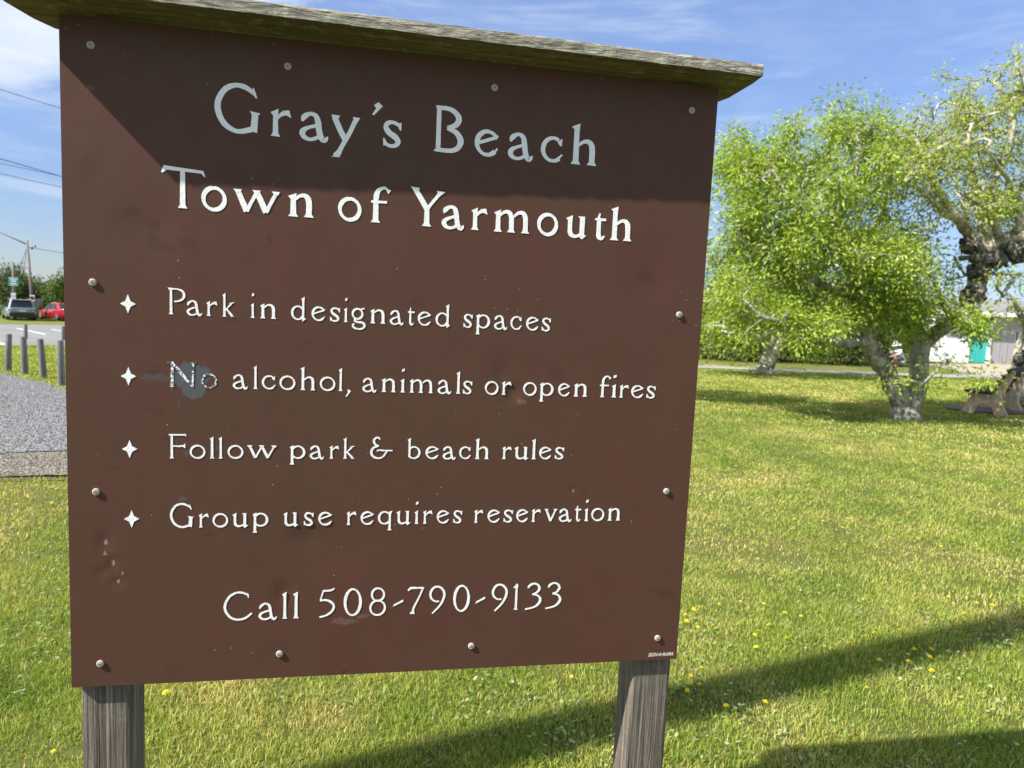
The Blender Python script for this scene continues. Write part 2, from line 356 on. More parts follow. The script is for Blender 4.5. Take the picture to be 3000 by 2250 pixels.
M = dict(
    panel=m_panel(), letter=m_letter(), worn=m_letter(True),
    post=m_wood('weathered_post_wood', (0.285, 0.245, 0.20), (0.06, 0.048, 0.038), 'z', 0.12, 190.0, 1.0),
    roof=m_wood('weathered_roof_board', (0.23, 0.185, 0.11), (0.09, 0.07, 0.04), 'x', 0.35, 80.0, 0.9),
    roof_top=m_wood('sun_bleached_roof_edge', (0.46, 0.43, 0.36), (0.15, 0.135, 0.11), 'x', 0.75, 110.0, 1.2, 0.16),
    dark_wood=plain('dark_backing_wood', (0.05, 0.045, 0.04), 0.8),
    screw=plain('pale_screw_cap', (0.44, 0.395, 0.34), 0.35, 0.1, 200.0), screw_dark=plain('screw_recess', (0.06, 0.055, 0.05), 0.6),
    maker=plain('maker_print', (0.80, 0.72, 0.68), 0.5, 0.1, 200.0),
    soil=m_ground(), gravel=m_gravel(),
    edge=m_gravel('tan_gravel_edge', (0.10, 0.085, 0.065), (0.47, 0.42, 0.34)),
    crack=plain('dark_soil', (0.035, 0.028, 0.02), 0.95, 0.3, 30.0),
    road=m_asphalt('car_park_asphalt', (0.165, 0.165, 0.165), (0.235, 0.235, 0.232), 70.0),
    path=m_asphalt('pale_path_asphalt', (0.24, 0.235, 0.235), (0.33, 0.325, 0.32)),
    apron=m_asphalt('beige_concrete', (0.33, 0.28, 0.215), (0.40, 0.345, 0.27), 30.0),
    line=plain('white_road_paint', (0.72, 0.72, 0.70), 0.7, 0.12, 12.0),
    bollard=m_wood('grey_bollard_wood', (0.27, 0.265, 0.25), (0.10, 0.098, 0.095), 'z', 0.1, 40.0),
    pole=m_wood('grey_pole_wood', (0.30, 0.27, 0.23), (0.13, 0.115, 0.10), 'z', 0.0, 30.0),
    wire=plain('black_cable', (0.03, 0.03, 0.035), 0.6), steel=plain('grey_steel', (0.45, 0.46, 0.47), 0.45, 0.1, 20, 0.5),
    bark=m_bark('lichened_bark', (0.17, 0.145, 0.12), (0.40, 0.36, 0.30), (0.52, 0.53, 0.39), 0.8),
    bark_pale=m_bark('pale_bark', (0.33, 0.29, 0.24), (0.58, 0.53, 0.45), (0.50, 0.52, 0.38), 0.6),
    bark_burl=m_bark('burled_dark_bark', (0.035, 0.03, 0.026), (0.20, 0.18, 0.155), (0.46, 0.45, 0.36), 0.7, 2.2),
    twig_grey=m_bark('pale_grey_twig', (0.26, 0.24, 0.20), (0.46, 0.44, 0.38), (0.52, 0.53, 0.42), 0.5, 2.0),
    bark_dark=m_bark('dark_bark', (0.05, 0.042, 0.035), (0.12, 0.10, 0.085), (0.22, 0.22, 0.16), 0.3),
    leaf=leafmat('spring_oak_leaf', [(0.1485, 0.2226, 0.0238), (0.2822, 0.3922, 0.0408), (0.4059, 0.5088, 0.0765), (0.495, 0.5724, 0.187)], 0.42, 0.42, 0.4),
    leaf_sparse=leafmat('pale_oak_leaf', [(0.17, 0.2465, 0.0204), (0.289, 0.3655, 0.0476), (0.425, 0.493, 0.102), (0.51, 0.51, 0.17)], 0.42),
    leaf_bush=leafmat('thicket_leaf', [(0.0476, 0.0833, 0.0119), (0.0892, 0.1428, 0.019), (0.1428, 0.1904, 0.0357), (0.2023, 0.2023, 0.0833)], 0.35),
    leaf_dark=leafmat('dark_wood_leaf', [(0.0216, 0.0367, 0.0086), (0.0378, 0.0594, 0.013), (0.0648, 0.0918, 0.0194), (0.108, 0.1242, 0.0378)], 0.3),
    grass=leafmat('grass_blade', [(0.1004, 0.1746, 0.0254), (0.2566, 0.3593, 0.0456), (0.4461, 0.4619, 0.1142), (0.803, 0.5953, 0.3302)], 0.35, 0.55, 0.2),
    weed=leafmat('clover_leaf', [(0.075, 0.15, 0.0375), (0.15, 0.24, 0.06), (0.255, 0.315, 0.135), (0.36, 0.39, 0.21)], 0.25),
    petal=plain('dandelion_yellow', (0.85, 0.70, 0.02), 0.6, 0.15, 300), stalk=plain('dandelion_stalk', (0.16, 0.20, 0.06), 0.6),
    car_grey=plain('silver_blue_car_paint', (0.27, 0.32, 0.37), 0.22, 0.03, 3, 0.45, 0.5, 0.8), car_red=plain('red_car_paint', (0.36, 0.008, 0.016), 0.2, 0.05, 3, 0.0, 0.5, 1.0),
    car_black=plain('black_car_paint', (0.010, 0.010, 0.012), 0.25, 0.05, 3, 0, 0.5, 0.8), trim=plain('black_car_trim', (0.018, 0.018, 0.02), 0.6),
    glass=plain('dark_car_glass', (0.012, 0.015, 0.016), 0.06, 0.0, 3, 0, 0.6, 0.0), tyre=plain('tyre_rubber', (0.015, 0.015, 0.015), 0.85),
    rim=plain('alloy_rim', (0.45, 0.46, 0.47), 0.35, 0.05, 3, 0.8), lamp=plain('tail_lamp_lens', (0.20, 0.015, 0.015), 0.15, 0.05, 3, 0, 0.6, 1.0),
    smoke=plain('smoked_lamp_lens', (0.035, 0.035, 0.035), 0.12, 0.0, 3, 0, 0.6, 1.0), plate=plain('number_plate', (0.62, 0.63, 0.65), 0.5), chrome=plain('chrome', (0.8, 0.8, 0.8), 0.15, 0, 3, 0.9),
    white=plain('white_painted_siding', (0.78, 0.79, 0.80), 0.6, 0.04, 4), grey_siding=plain('grey_siding', (0.33, 0.32, 0.335), 0.7, 0.06, 4),
    teal=plain('teal_door_paint', (0.045, 0.44, 0.41), 0.55, 0.06, 4), green=plain('green_sign_face', (0.012, 0.135, 0.095), 0.5, 0.05, 4), teal_sign=plain('teal_green_sign_face', (0.02, 0.23, 0.19), 0.5, 0.05, 4),
    shingle=m_asphalt('roof_shingle', (0.17, 0.165, 0.16), (0.27, 0.265, 0.26), 20.0), red_paint=plain('red_sign_paint', (0.50, 0.05, 0.07), 0.5), navy=plain('dark_print', (0.03, 0.04, 0.08), 0.6),
    concrete=m_asphalt('stained_concrete', (0.44, 0.29, 0.17), (0.66, 0.54, 0.39), 14.0), slat=m_wood('dark_bench_slat', (0.065, 0.055, 0.05), (0.02, 0.018, 0.016), 'x', 0.1, 40.0), mulch=plain('dark_mulch', (0.17, 0.135, 0.11), 0.95, 0.4, 20, bump=0.8),
    skin=plain('skin', (0.42, 0.23, 0.16), 0.55), cloth=plain('white_cotton', (0.80, 0.81, 0.83), 0.85, 0.04, 8), shorts=plain('slate_cloth', (0.16, 0.19, 0.24), 0.85), hair=plain('brown_hair', (0.08, 0.05, 0.03), 0.7),
)

# ------------------------------------------------------------------ ground, gravel, car park, path
def axis(*parts):
    a = np.concatenate([np.linspace(*p) for p in parts]); return np.unique(a.round(3))
def ground():
    xs = axis((-900, -120, 8), (-120, -50, 15), (-50, 12, 63), (12, 60, 25), (60, 900, 10)); ys = axis((-300, -20, 6), (-20, 10, 12), (10, 62, 53), (62, 120, 15), (120, 1500, 10))
    X, Y = np.meshgrid(xs, ys); Z = np.array([zg(a, b) for a, b in zip(X.ravel(), Y.ravel())])
    nx = len(xs); i = np.arange(nx - 1); j = np.arange(len(ys) - 1); I, J = np.meshgrid(i, j); q = (J * nx + I).ravel()
    link('ground', mesh_np('ground', np.stack([X.ravel(), Y.ravel(), Z], 1), np.stack([q, q + 1, q + nx + 1, q + nx], 1)), M['soil'], smooth=True, kind='structure')
ground()
def sheet(name, corners, mat, off, n=24, ragged=0.0, **k):
    """a sheet between four ground corners (a-b near edge, d-c far edge), lying on the terrain"""
    a, b, c, d = [Vector((p[0], p[1], 0)) for p in corners]; V = []; F = []
    for j in range(n + 1):
        for i in range(n + 1):
            s, t_ = i / n, j / n; p = (a.lerp(b, s)).lerp(d.lerp(c, s), t_)
            if ragged and j in (0, n): p.y += ragged * noise.noise(Vector((p.x * 2.2, p.y, 3)))
            V.append((p.x, p.y, zg(p.x, p.y) + off))
    for j in range(n):
        for i in range(n): q = j * (n + 1) + i; F.append((q, q + 1, q + n + 2, q + n + 1))
    return link(name, mesh_np(name, V, np.array(F)), mat, smooth=True, **k)
ga, gb = Gp(-300, 1338), Gp(420, 1322)                 # near edge of the gravel
gc, gd = Gp(520, 1220), Gp(-300, 1022)
GRAVEL = [ga, gb, gc, gd]
ea, eb = Gp(-300, 1412), Gp(470, 1392)
sheet('gravel_edge', [ea, eb, gb, ga], M['edge'], 0.010, 40, 0.14, kind='structure')
sheet('soil_crack', [Gp(-300, 1422), Gp(500, 1400), eb, ea], M['crack'], 0.005, 30, 0.03, kind='structure')
sheet('gravel', GRAVEL, M['gravel'], 0.014, 60, 0.30, kind='structure')
ra, rb, rc, rd = Vector((-70, 14.0, 0)), Vector((14, 24.5, 0)), Vector((14, 66, 0)), Vector((-95, 45, 0))
r1, r2 = Gp(0, 1014), Gp(180, 1014); dx = (r2 - r1)
ra, rb = r1 + dx * -14, r1 + dx * 5
f1, f2 = Gp(0, 950.5), Gp(190, 954); dfx = (f2 - f1)
rd, rc = f1 + dfx * -7, f1 + dfx * 3.4
road = sheet('car_park', [ra, rb, rc, rd], M['road'], 0.02, 60, kind='structure')
def ribbon(name, pts, w, mat, off, **k):
    V = []; F = []; pts = [Vector((p[0], p[1], 0)) for p in pts]; P2 = []
    for a, b in zip(pts, pts[1:]):
        for i in range(12): P2.append(a.lerp(b, i / 12))
    P2.append(pts[-1])
    for i, p in enumerate(P2):
        d = (P2[min(i + 1, len(P2) - 1)] - P2[max(0, i - 1)]).normalized(); nn = Vector((-d.y, d.x, 0)) * w / 2
        for q in (p - nn, p + nn): V.append((q.x, q.y, zg(q.x, q.y) + off))
        if i: F.append((2 * i - 2, 2 * i - 1, 2 * i + 1, 2 * i))
    return link(name, mesh_np(name, V, np.array(F)), mat, **k)
for k, (a, b) in enumerate((((48, 963), (132, 982)), ((-60, 991), (16, 1013)), ((-30, 955), (8, 957.5)), ((150, 966), (290, 996)))):
    tag(ribbon('parking_line', [Gp(*a), Gp(*b)], 0.13, M['line'], 0.028), kind='structure')
pts = [Gp(u, v) for u, v in ((1500, 1052), (1900, 1070), (2250, 1083), (2550, 1095), (2760, 1103), (2960, 1104), (3300, 1100))]
ribbon('path', pts, 1.15, M['path'], 0.02, kind='structure')
sheet('concrete_apron', [Gp(2875, 1101), Gp(3300, 1101), Gp(3300, 1067), Gp(2700, 1066)], M['apron'], 0.012, 10, kind='structure')

# ------------------------------------------------------------------ the sign
HB = 0.75; PW = 1.22
sign = empty('park_sign', (0.61, 0, 0), label='large brown park rules sign with white lettering on two weathered wooden posts', cat='sign')
OFF = Vector((-0.61, 0, 0))
def sbuild(o):                                         # children are modelled in world units; shift under the sign's base
    o.location = OFF; return o
def panel():
    n = 150; xs = np.linspace(0, PW, n + 1); X, Z = np.meshgrid(xs, xs); Yd = np.zeros_like(X)
    for (x, z, rx, rz, a) in ((0.826, 0.582, 0.014, 0.018, .0022), (0.836, 0.570, 0.012, 0.008, -.0006), (0.962, .3813, .006, .006, .0012), (.0605, .282, .012, .02, .0016), (.0741, .239, .008, .014, .0016),
                              (.0826, .2055, .010, .008, .0014), (.055, .225, .008, .010, .0012), (.4261, .285, .03, .03, .0014), (.384, .1745, .016, .02, .0016), (.80, .62, .02, .03, .0012), (.47, .25, .06, .05, .0016), (.14, .87, .05, .05, .0012), (1.10, .83, .06, .06, .0012)):
        Yd += a * np.exp(-((X - x) / rx) ** 2 - ((Z - z) / rz) ** 2)
    Yd = np.maximum(Yd * 1.25, -0.0004)
    V = np.stack([X.ravel(), Yd.ravel(), Z.ravel()], 1); N1 = n + 1
    I, J = np.meshgrid(np.arange(n), np.arange(n)); q = (J * N1 + I).ravel(); F = [np.stack([q, q + 1, q + N1 + 1, q + N1], 1)]
    ring = [i for i in range(N1)] + [j * N1 + n for j in range(1, N1)] + [n * N1 + i for i in range(n - 1, -1, -1)] + [j * N1 for j in range(n - 1, 0, -1)]
    b = len(V); back = V[ring].copy(); back[:, 1] = 0.012; V = np.concatenate([V, back]); k = len(ring)
    F.append(np.array([(ring[i], b + i, b + (i + 1) % k, ring[(i + 1) % k]) for i in range(k)]))
    me = mesh_np('panel', V, F); o = link('panel', me, M['panel'], sign, smooth=True, label='brown painted metal panel with grey scuff round the word No')
    me.set_sharp_from_angle(angle=math.radians(40)); o.location = OFF + Vector((0, 0, HB)); return o
pan = panel()
def post(x0, x1, d, chk):
    b = MB(); n = 26; y0 = 0.0125; hs = np.linspace(-0.3, HB + 1.19, n)
    outl = []
    r = 0.008
    for (cx, cy, a0) in ((x1 - r, y0 + r, -90), (x1 - r, y0 + d - r, 0), (x0 + r, y0 + d - r, 90), (x0 + r, y0 + r, 180)):
        for k in range(4):
            a = math.radians(a0 + 30 * k); outl.append((cx + r * math.cos(a), cy + r * math.sin(a)))
    vs = [(x, y, z) for z in hs for (x, y) in outl]; m_ = len(outl)
    fs = [(i * m_ + k, i * m_ + (k + 1) % m_, (i + 1) * m_ + (k + 1) % m_, (i + 1) * m_ + k) for i in range(n - 1) for k in range(m_)]
    fs += [tuple(range(m_))[::-1], tuple((n - 1) * m_ + k for k in range(m_))]
    b.add(vs, fs)
    for (cx, z0, z1, w) in chk:                        # drying cracks: dark slivers standing in the face
        b.add([(cx - w, y0 - .0006, z0), (cx + w, y0 - .0006, z0 + .02), (cx + w * 1.2, y0 - .0006, (z0 + z1) / 2), (cx + .3 * w, y0 - .0006, z1), (cx - w * .8, y0 - .0006, (z0 + z1) / 2 - .05)], [(0, 1, 2, 3, 4)], 1)
    return sbuild(b.build('post', [M['post'], M['dark_wood']], sign))
post(0.010, 0.098, 0.089, [(0.036, 0.30, 0.76, .0010), (0.052, 0.42, 0.70, .0007)])
pr = post(1.1235, 1.2145, 0.089, [(1.1275, 0.35, 0.66, .0016)])
def roof_board():
    b = MB(); z0 = HB + 1.228; th = 0.023
    # outline seen from above, front edge slightly out of parallel, back corners sawn round
    out = [(-0.085, -0.083), (0.3, -0.079), (0.8, -0.073), (1.279, -0.067), (1.283, -0.02), (1.282, 0.08), (1.272, 0.118), (1.24, 0.140), (0.4, 0.142), (0.03, 0.140), (-0.02, 0.124), (-0.05, 0.105), (-0.068, 0.065), (-0.082, 0.0)]
    # the front edge is rounded and splintered: three rows of points along it
    top = [Vector((x, y, z0 + th)) for x, y in out]; bot = [Vector((x, y, z0)) for x, y in out]
    n = len(out); b.add(bot + top, [tuple(range(n))[::-1], tuple(range(n, 2 * n))] + [(i, (i + 1) % n, n + (i + 1) % n, n + i) for i in range(n)])
    o = b.build('roof_board', [M['roof'], M['roof_top']], sign, label='weathered lichened plank roofing the sign')
    bm = bmesh.new(); bm.from_mesh(o.data); es = [e for e in bm.edges if all(v.co.z > z0 + .01 for v in e.verts)]
    bmesh.ops.bevel(bm, geom=es, offset=0.005, segments=2, affect='EDGES', profile=0.5)
    bmesh.ops.triangulate(bm, faces=[f for f in bm.faces if len(f.verts) > 4])
    bmesh.ops.subdivide_edges(bm, edges=[e for e in bm.edges if e.calc_length() > 0.2], cuts=24, use_grid_fill=True)
    for v in bm.verts:
        if v.co.y < -0.05: v.co += Vector((0, 0.0016, 0.0022)) * noise.noise(Vector((v.co.x * 45, v.co.y * 60, v.co.z * 90)))
    bm.normal_update()
    for f in bm.faces: f.material_index = 0 if f.normal.z < -0.5 else 1
    bm.to_mesh(o.data); bm.free(); return sbuild(o)
roof_board()
for k, (x, z) in enumerate([(0.0504, 1.1722), (0.3784, 1.1715), (0.7594, 1.1726), (1.1648, 1.1692), (0.0477, 0.7641), (1.169, 0.7568), (0.0479, 0.3799), (1.1679, 0.3796), (0.0507, 0.0458), (0.377, 0.0503), (0.7603, 0.05), (1.1716, 0.0502)]):
    b = MB(); b.lathe([(.0066, -.001), (.0069, .0015), (.0062, .0034), (.0046, .0042), (.0043, .0036), (.0036, .0036), (.0034, .0044), (.0001, .0046)], (x, 0, z), 20, 'y')
    b.lathe([(.0044, .0040), (.0037, .0041)], (x, 0, z), 20, 'y', 1) if False else None
    b.box((x, -.0046, z), (.0026, .0010, .0026), Matrix.Rotation(0.5 * k, 3, 'Y'), 1)
    o = b.build('screw', [M['screw'], M['screw_dark']], pan, smooth=False)
# ------------------------------------------------------------------ hand-cut lettering: each glyph is strokes with their own widths, x-height = 100
def ell(cx, cy, rx, ry, a0, a1, n, w0, w1, ph=-45):
    o = []
    for i in range(n + 1):
        a = math.radians(a0 + (a1 - a0) * i / n); q = math.cos(a - math.radians(ph)) ** 2
        o.append((cx + rx * math.cos(a), cy + ry * math.sin(a), w0 + (w1 - w0) * q))
    return o
def glyph(ch, w=1.0):
    G = []; s = 18 * w; h = s / 2; T = 11.5 * w
    def poly(*p): G.append(('p', p))
    def rib(p, closed=False): G.append(('r', [(x, y, k) for x, y, k in p], closed))
    def ring(cx, cy, rx, ry, ph=-40, n=13, w0=T, w1=s * .98): rib(ell(cx, cy, rx, ry, 12, 372, n, w0, w1, ph)[:-1], True)
    def stem(x, y0, y1, flag=True, foot=True, lft=True):
        p = [(x - 1.75 * h, y0), (x + 1.75 * h, y0 - 1), (x + 1.02 * h, y0 + 13)] if foot else [(x - .85 * h, y0), (x + .95 * h, y0)]
        if flag == 'serif': p += [(x + 1.02 * h, y1 - 13), (x + 1.7 * h, y1), (x - 1.9 * h, y1 + 1), (x - h, y1 - 13)]
        elif flag: p += [(x + .85 * h, y1 - 34), (x + 1.05 * h, y1 + 3), (x - 1.9 * h, y1 - 12), (x - .95 * h, y1 - 23)]
        else: p += [(x + .85 * h, y1), (x - .85 * h, y1)]
        if foot: p.append((x - 1.0 * h, y0 + 13))
        poly(*p)
    A = ch
    if A == 'o': ring(50, 50, 46, 47)
    elif A == 'O' or A == '0': ring(40, 87, 36, 82, -25, 16, T, s)
    elif A in 'ad' and A == 'a':
        rib([(8, 66, 6), (14, 82, 18 * w), (30, 95, 13 * w), (44, 96, 13 * w), (56, 88, 16 * w), (62, 70, s), (66, 40, s), (72, 14, s), (82, 0, s * .9), (91, 5, 13 * w), (97, 16, 3)])
        rib([(64, 56, T), (34, 46, T), (14, 34, s * .9), (9, 20, s), (18, 6, s * .8), (36, 0, T), (56, 6, T), (70, 18, T)])
    elif A == 'r':
        stem(22, 0, 100); rib([(26, 62, T * .6), (40, 80, T), (58, 90, 17 * w)]); poly((52, 82), (58, 99), (74, 100), (82, 72), (66, 80))
    elif A == 'n': stem(18, 0, 100); rib([(24, 74, T * .7), (38, 90, T), (56, 95, 15 * w), (70, 84, s), (75, 58, s), (75, 10, s)]); poly((75 - 1.75 * h, 0), (75 + 1.75 * h, -1), (75 + h, 13), (75 - h, 13))
    elif A == 'h': stem(18, 0, 162); rib([(24, 74, T * .7), (40, 90, T), (58, 95, 15 * w), (72, 84, s), (77, 58, s), (77, 10, s)]); poly((77 - 1.75 * h, 0), (77 + 1.75 * h, -1), (77 + h, 13), (77 - h, 13))
    elif A == 'm':
        stem(18, 0, 100)
        for x0 in (24, 88):
            rib([(x0, 74, T * .7), (x0 + 16, 90, T), (x0 + 34, 95, 15 * w), (x0 + 48, 84, s), (x0 + 54, 58, s), (x0 + 54, 10, s)]); x = x0 + 54
            poly((x - 1.75 * h, 0), (x + 1.75 * h, -1), (x + h, 13), (x - h, 13))
    elif A == 'i': stem(14, 0, 100); poly((6, 148), (22, 154), (24, 172), (8, 168))
    elif A == 'l': stem(14, 0, 160)
    elif A == 'k':
        stem(18, 0, 160); rib([(22, 44, T * .9), (48, 70, T), (66, 90, T * 1.3)]); poly((56, 86), (88, 98), (84, 102), (54, 94)); rib([(30, 54, T), (56, 26, s * .9), (74, 6, s)]); poly((62, 8), (92, 0), (66, 0))
    elif A == 'u': stem(16, 22, 100, True, False); rib([(16, 30, s), (22, 12, s), (38, 4, 14 * w), (54, 8, T), (72, 20, T)]); poly((72 - h, 0), (74, -8), (92, 10), (72 + h, 14), (72 + 1.1 * h, 100), (72 - 1.9 * h, 100), (72 - h, 88))
    elif A == 't': poly((22, 86), (30, 86), (36, 122), (31, 126), (24, 108)); stem(30, 20, 100, False, False); rib([(30, 24, s), (34, 8, s), (46, 3, 14 * w), (58, 16, 5)]); poly((10, 92), (18, 86), (62, 87), (62, 99), (14, 98))
    elif A == 'e': rib([(12, 48, T), (50, 62, T), (88, 76, T)]); rib(ell(50, 50, 42, 46, 28, 318, 13, T, s, 150) ); poly((80, 72), (96, 80), (82, 88), (76, 80)); poly((76, 16), (88, 34), (94, 30), (82, 10))
    elif A == 'c': rib(ell(52, 50, 46, 46, 58, 312, 11, T, s, 165)); poly((72, 84), (92, 96), (92, 66), (84, 66), (72, 78)); poly((78, 8), (98, 30), (92, 34), (76, 20))
    elif A == 's': rib([(78, 84, T), (56, 94, 12 * w), (34, 92, 15 * w), (22, 76, s), (34, 56, s * 1.1), (62, 38, s * 1.15), (74, 20, s), (60, 5, 14 * w), (38, 4, T), (20, 12, T)]); poly((66, 90), (86, 96), (86, 66), (80, 66)); poly((14, 2), (12, 32), (18, 32), (32, 10))
    elif A == 'g':
        ring(42, 62, 32, 36); rib([(60, 92, T), (76, 99, T * 1.1), (88, 102, T)]); rib([(30, 30, T), (24, 14, T * 1.2), (44, 4, s * .9), (76, 0, s), (90, -18, s), (78, -40, 15 * w), (44, -46, T), (18, -34, s * .9), (12, -18, T), (24, -8, T * .8)])
    elif A == 'd': rib(ell(44, 50, 38, 46, 40, 330, 12, T, s, 170)); stem(80, -2, 160, True, False); poly((80 - h, 0), (76, -10), (98, 8), (80 + h, 16))
    elif A == 'b': rib(ell(50, 50, 40, 46, 145, -140, 12, T, s, -10)); stem(18, 14, 160, True, False); rib([(18, 18, s * .8), (34, 6, T)])
    elif A == 'p': rib(ell(54, 50, 38, 46, 140, -150, 12, T, s, -10)); stem(20, -46, 100)
    elif A == 'q': rib(ell(44, 50, 38, 46, 40, 320, 12, T, s, 170)); stem(80, -46, 98, False); poly((70, 88), (96, 104), (80 + h, 80))
    elif A == 'f': stem(28, 0, 120, False); rib([(28, 112, s), (34, 142, 16 * w), (50, 158, T), (66, 160, T)]); poly((58, 166), (84, 150), (74, 134), (64, 154)); poly((8, 92), (14, 86), (70, 88), (70, 99), (12, 98))
    elif A == 'w':
        rib([(12, 94, s * .9), (28, 50, s), (44, 6, s)]); rib([(44, 6, T), (62, 50, T), (80, 92, T)]); rib([(80, 94, s), (98, 50, s), (114, 6, s)]); rib([(114, 6, T), (132, 50, T), (150, 92, T)])
        for x in (12, 80, 150): poly((x - 16, 101), (x + 14, 100), (x + 8, 86), (x - 6, 86))
    elif A == 'v':
        rib([(12, 94, s * .9), (30, 46, s), (46, 4, s)]); rib([(46, 4, T), (64, 50, T), (80, 92, T)])
        for x in (12, 80): poly((x - 15, 101), (x + 14, 100), (x + 7, 86), (x - 6, 86))
    elif A == 'y':
        rib([(14, 92, s), (36, 44, s), (56, 6, s)]); rib([(92, 92, s * .85), (70, 40, s * .8), (44, -12, s * .8), (30, -40, 16 * w), (14, -52, T)]); poly((2, 102), (34, 100), (24, 84), (8, 84)); poly((80, 100), (106, 98), (98, 82), (84, 82)); poly((4, -58), (34, -58), (42, -40), (20, -48))
    elif A == "'": poly((0, -38), (6, -42), (38, -4), (22, 10), (6, -2), (14, -14))
    elif A == '_': poly((-2, -42), (6, -42), (34, 0), (16, 14), (8, 0), (16, -6))
    elif A == 'G': rib([(154, 146, T * .9), (120, 168, 16 * w), (82, 174, 15 * w), (44, 158, s), (18, 118, s * 1.1), (16, 74, s * 1.1), (40, 28, s), (88, 4, 15 * w), (140, 16, s)]); poly((134, 84), (174, 78), (166, 70), (162, 4), (136, 10), (142, 70)); poly((140, 160), (148, 172), (162, 132), (154, 134))
    elif A == 'C': rib([(150, 152, T), (118, 168, T * 1.1), (82, 170, T * 1.1), (42, 148, s * .9), (18, 104, s), (18, 64, s), (44, 22, s * .9), (86, 4, T * 1.15), (130, 12, T * 1.2), (168, 42, T)]); poly((140, 156), (144, 170), (152, 138), (146, 138)) 
    elif A == 'B':
        stem(28, 0, 176, False, False); poly((10, 0), (16, 6), (20, 14), (20, 0)); poly((15, 178), (19, 164), (40, 176)); rib([(22, 170, T * 1.2), (70, 168, T * 1.3), (98, 150, s), (106, 128, s * 1.1), (92, 106, s), (62, 94, T * 1.1)]); rib([(62, 94, T * 1.1), (98, 78, s), (116, 48, s * 1.15), (106, 20, s), (78, 6, T * 1.3), (22, 7, T * 1.2)])
    elif A == 'T': stem(82, 0, 172, False); poly((0, 150), (10, 180), (162, 168), (170, 142), (164, 144), (154, 156), (22, 162), (6, 148))
    elif A == 'Y':
        stem(66, 0, 82, False); rib([(18, 168, s * .9), (44, 120, s), (66, 76, s)]); rib([(66, 76, T), (92, 120, T), (118, 160, T)]); poly((0, 178), (36, 174), (28, 156), (14, 156)); poly((102, 166), (136, 164), (120, 148), (110, 150))
    elif A == 'P': stem(26, 0, 176, False, True); poly((6, 180), (14, 164), (34, 172), (30, 180)); rib([(24, 172, T), (66, 172, T), (98, 158, 16 * w), (108, 132, s), (98, 106, 16 * w), (70, 90, T), (46, 88, T)])
    elif A == 'N': stem(30, 0, 172, False); poly((2, 170), (34, 178), (36, 164), (8, 162)); rib([(26, 172, T), (84, 92, s * 1.2), (140, 8, T)]); rib([(142, 2, T), (144, 90, T), (147, 170, T)]); poly((128, 172), (164, 172), (160, 164), (132, 164))
    elif A == 'F': stem(26, 0, 172, False); rib([(8, 174, T), (60, 174, T), (116, 176, T)]); rib([(26, 94, T), (70, 92, T), (106, 96, T)]); poly((100, 82), (112, 78), (110, 112), (102, 104)); poly((108, 182), (120, 164), (110, 166))
    elif A == '&': rib([(66, 148, T * .8), (58, 164, T), (38, 162, 15 * w), (24, 140, s), (34, 112, s * .9), (58, 100, T)]); rib([(60, 102, T), (24, 88, s * .9), (8, 54, s), (20, 20, s), (54, 4, T * 1.2), (88, 14, T), (110, 48, T), (116, 60, T)]); rib([(50, 58, T * .8), (56, 68, T), (100, 66, T), (156, 66, T * .9)])
    elif A == '5': rib([(96, 178, T * .7), (74, 166, T), (28, 164, T)]); rib([(30, 168, T), (20, 132, T), (12, 104, T)]); rib([(10, 104, T), (46, 106, T * 1.2), (84, 88, s), (94, 58, s), (76, 28, 16 * w), (44, 8, T), (8, 0, T * .9)])
    elif A == '8': ring(54, 130, 40, 40, -20, 12); ring(54, 46, 48, 46, -10, 13)
    elif A == '-': poly((0, 50), (4, 62), (62, 92), (62, 80))
    elif A == '7': rib([(4, 148, T), (20, 164, 16 * w), (60, 164, T * 1.2), (98, 164, T)]); rib([(98, 168, T), (66, 90, T), (42, 40, 15 * w), (34, 4, s)]); poly((18, 0), (48, -2), (44, 12), (26, 12))
    elif A == '9': rib([(66, 74, T * .9), (42, 74, T), (16, 96, s * .9), (12, 132, s), (34, 164, 16 * w), (66, 166, 14 * w), (92, 140, s), (96, 100, s), (72, 46, 14 * w), (26, -4, T * .8)])
    elif A == '1': stem(24, 0, 164, False); poly((4, 146), (26, 172), (33, 164), (33, 146), (16, 142))
    elif A == '3': rib([(16, 140, 8), (24, 156, 16 * w), (46, 168, 13 * w), (70, 160, 15 * w), (80, 134, s), (66, 108, 13 * w), (42, 98, T)]); rib([(42, 98, T), (74, 88, 14 * w), (88, 60, s), (76, 30, 16 * w), (48, 10, T), (4, 0, T * .9)])
    return G
LET_T = 0.00075
def smooth(p, closed):
    n = len(p)
    if n < 3: return p
    o = []
    for i in range(n if closed else n - 1):
        a, b, c, d = (p[(i + k) % n] if closed else p[min(max(i + k, 0), n - 1)] for k in (-1, 0, 1, 2))
        for t in (0, 1 / 3, 2 / 3):
            o.append(tuple(.5 * (2 * b[q] + (c[q] - a[q]) * t + (2 * a[q] - 5 * b[q] + 4 * c[q] - d[q]) * t * t + (3 * b[q] - a[q] - 3 * c[q] + d[q]) * t ** 3) for q in range(3)))
    if not closed: o.append(p[-1])
    return o
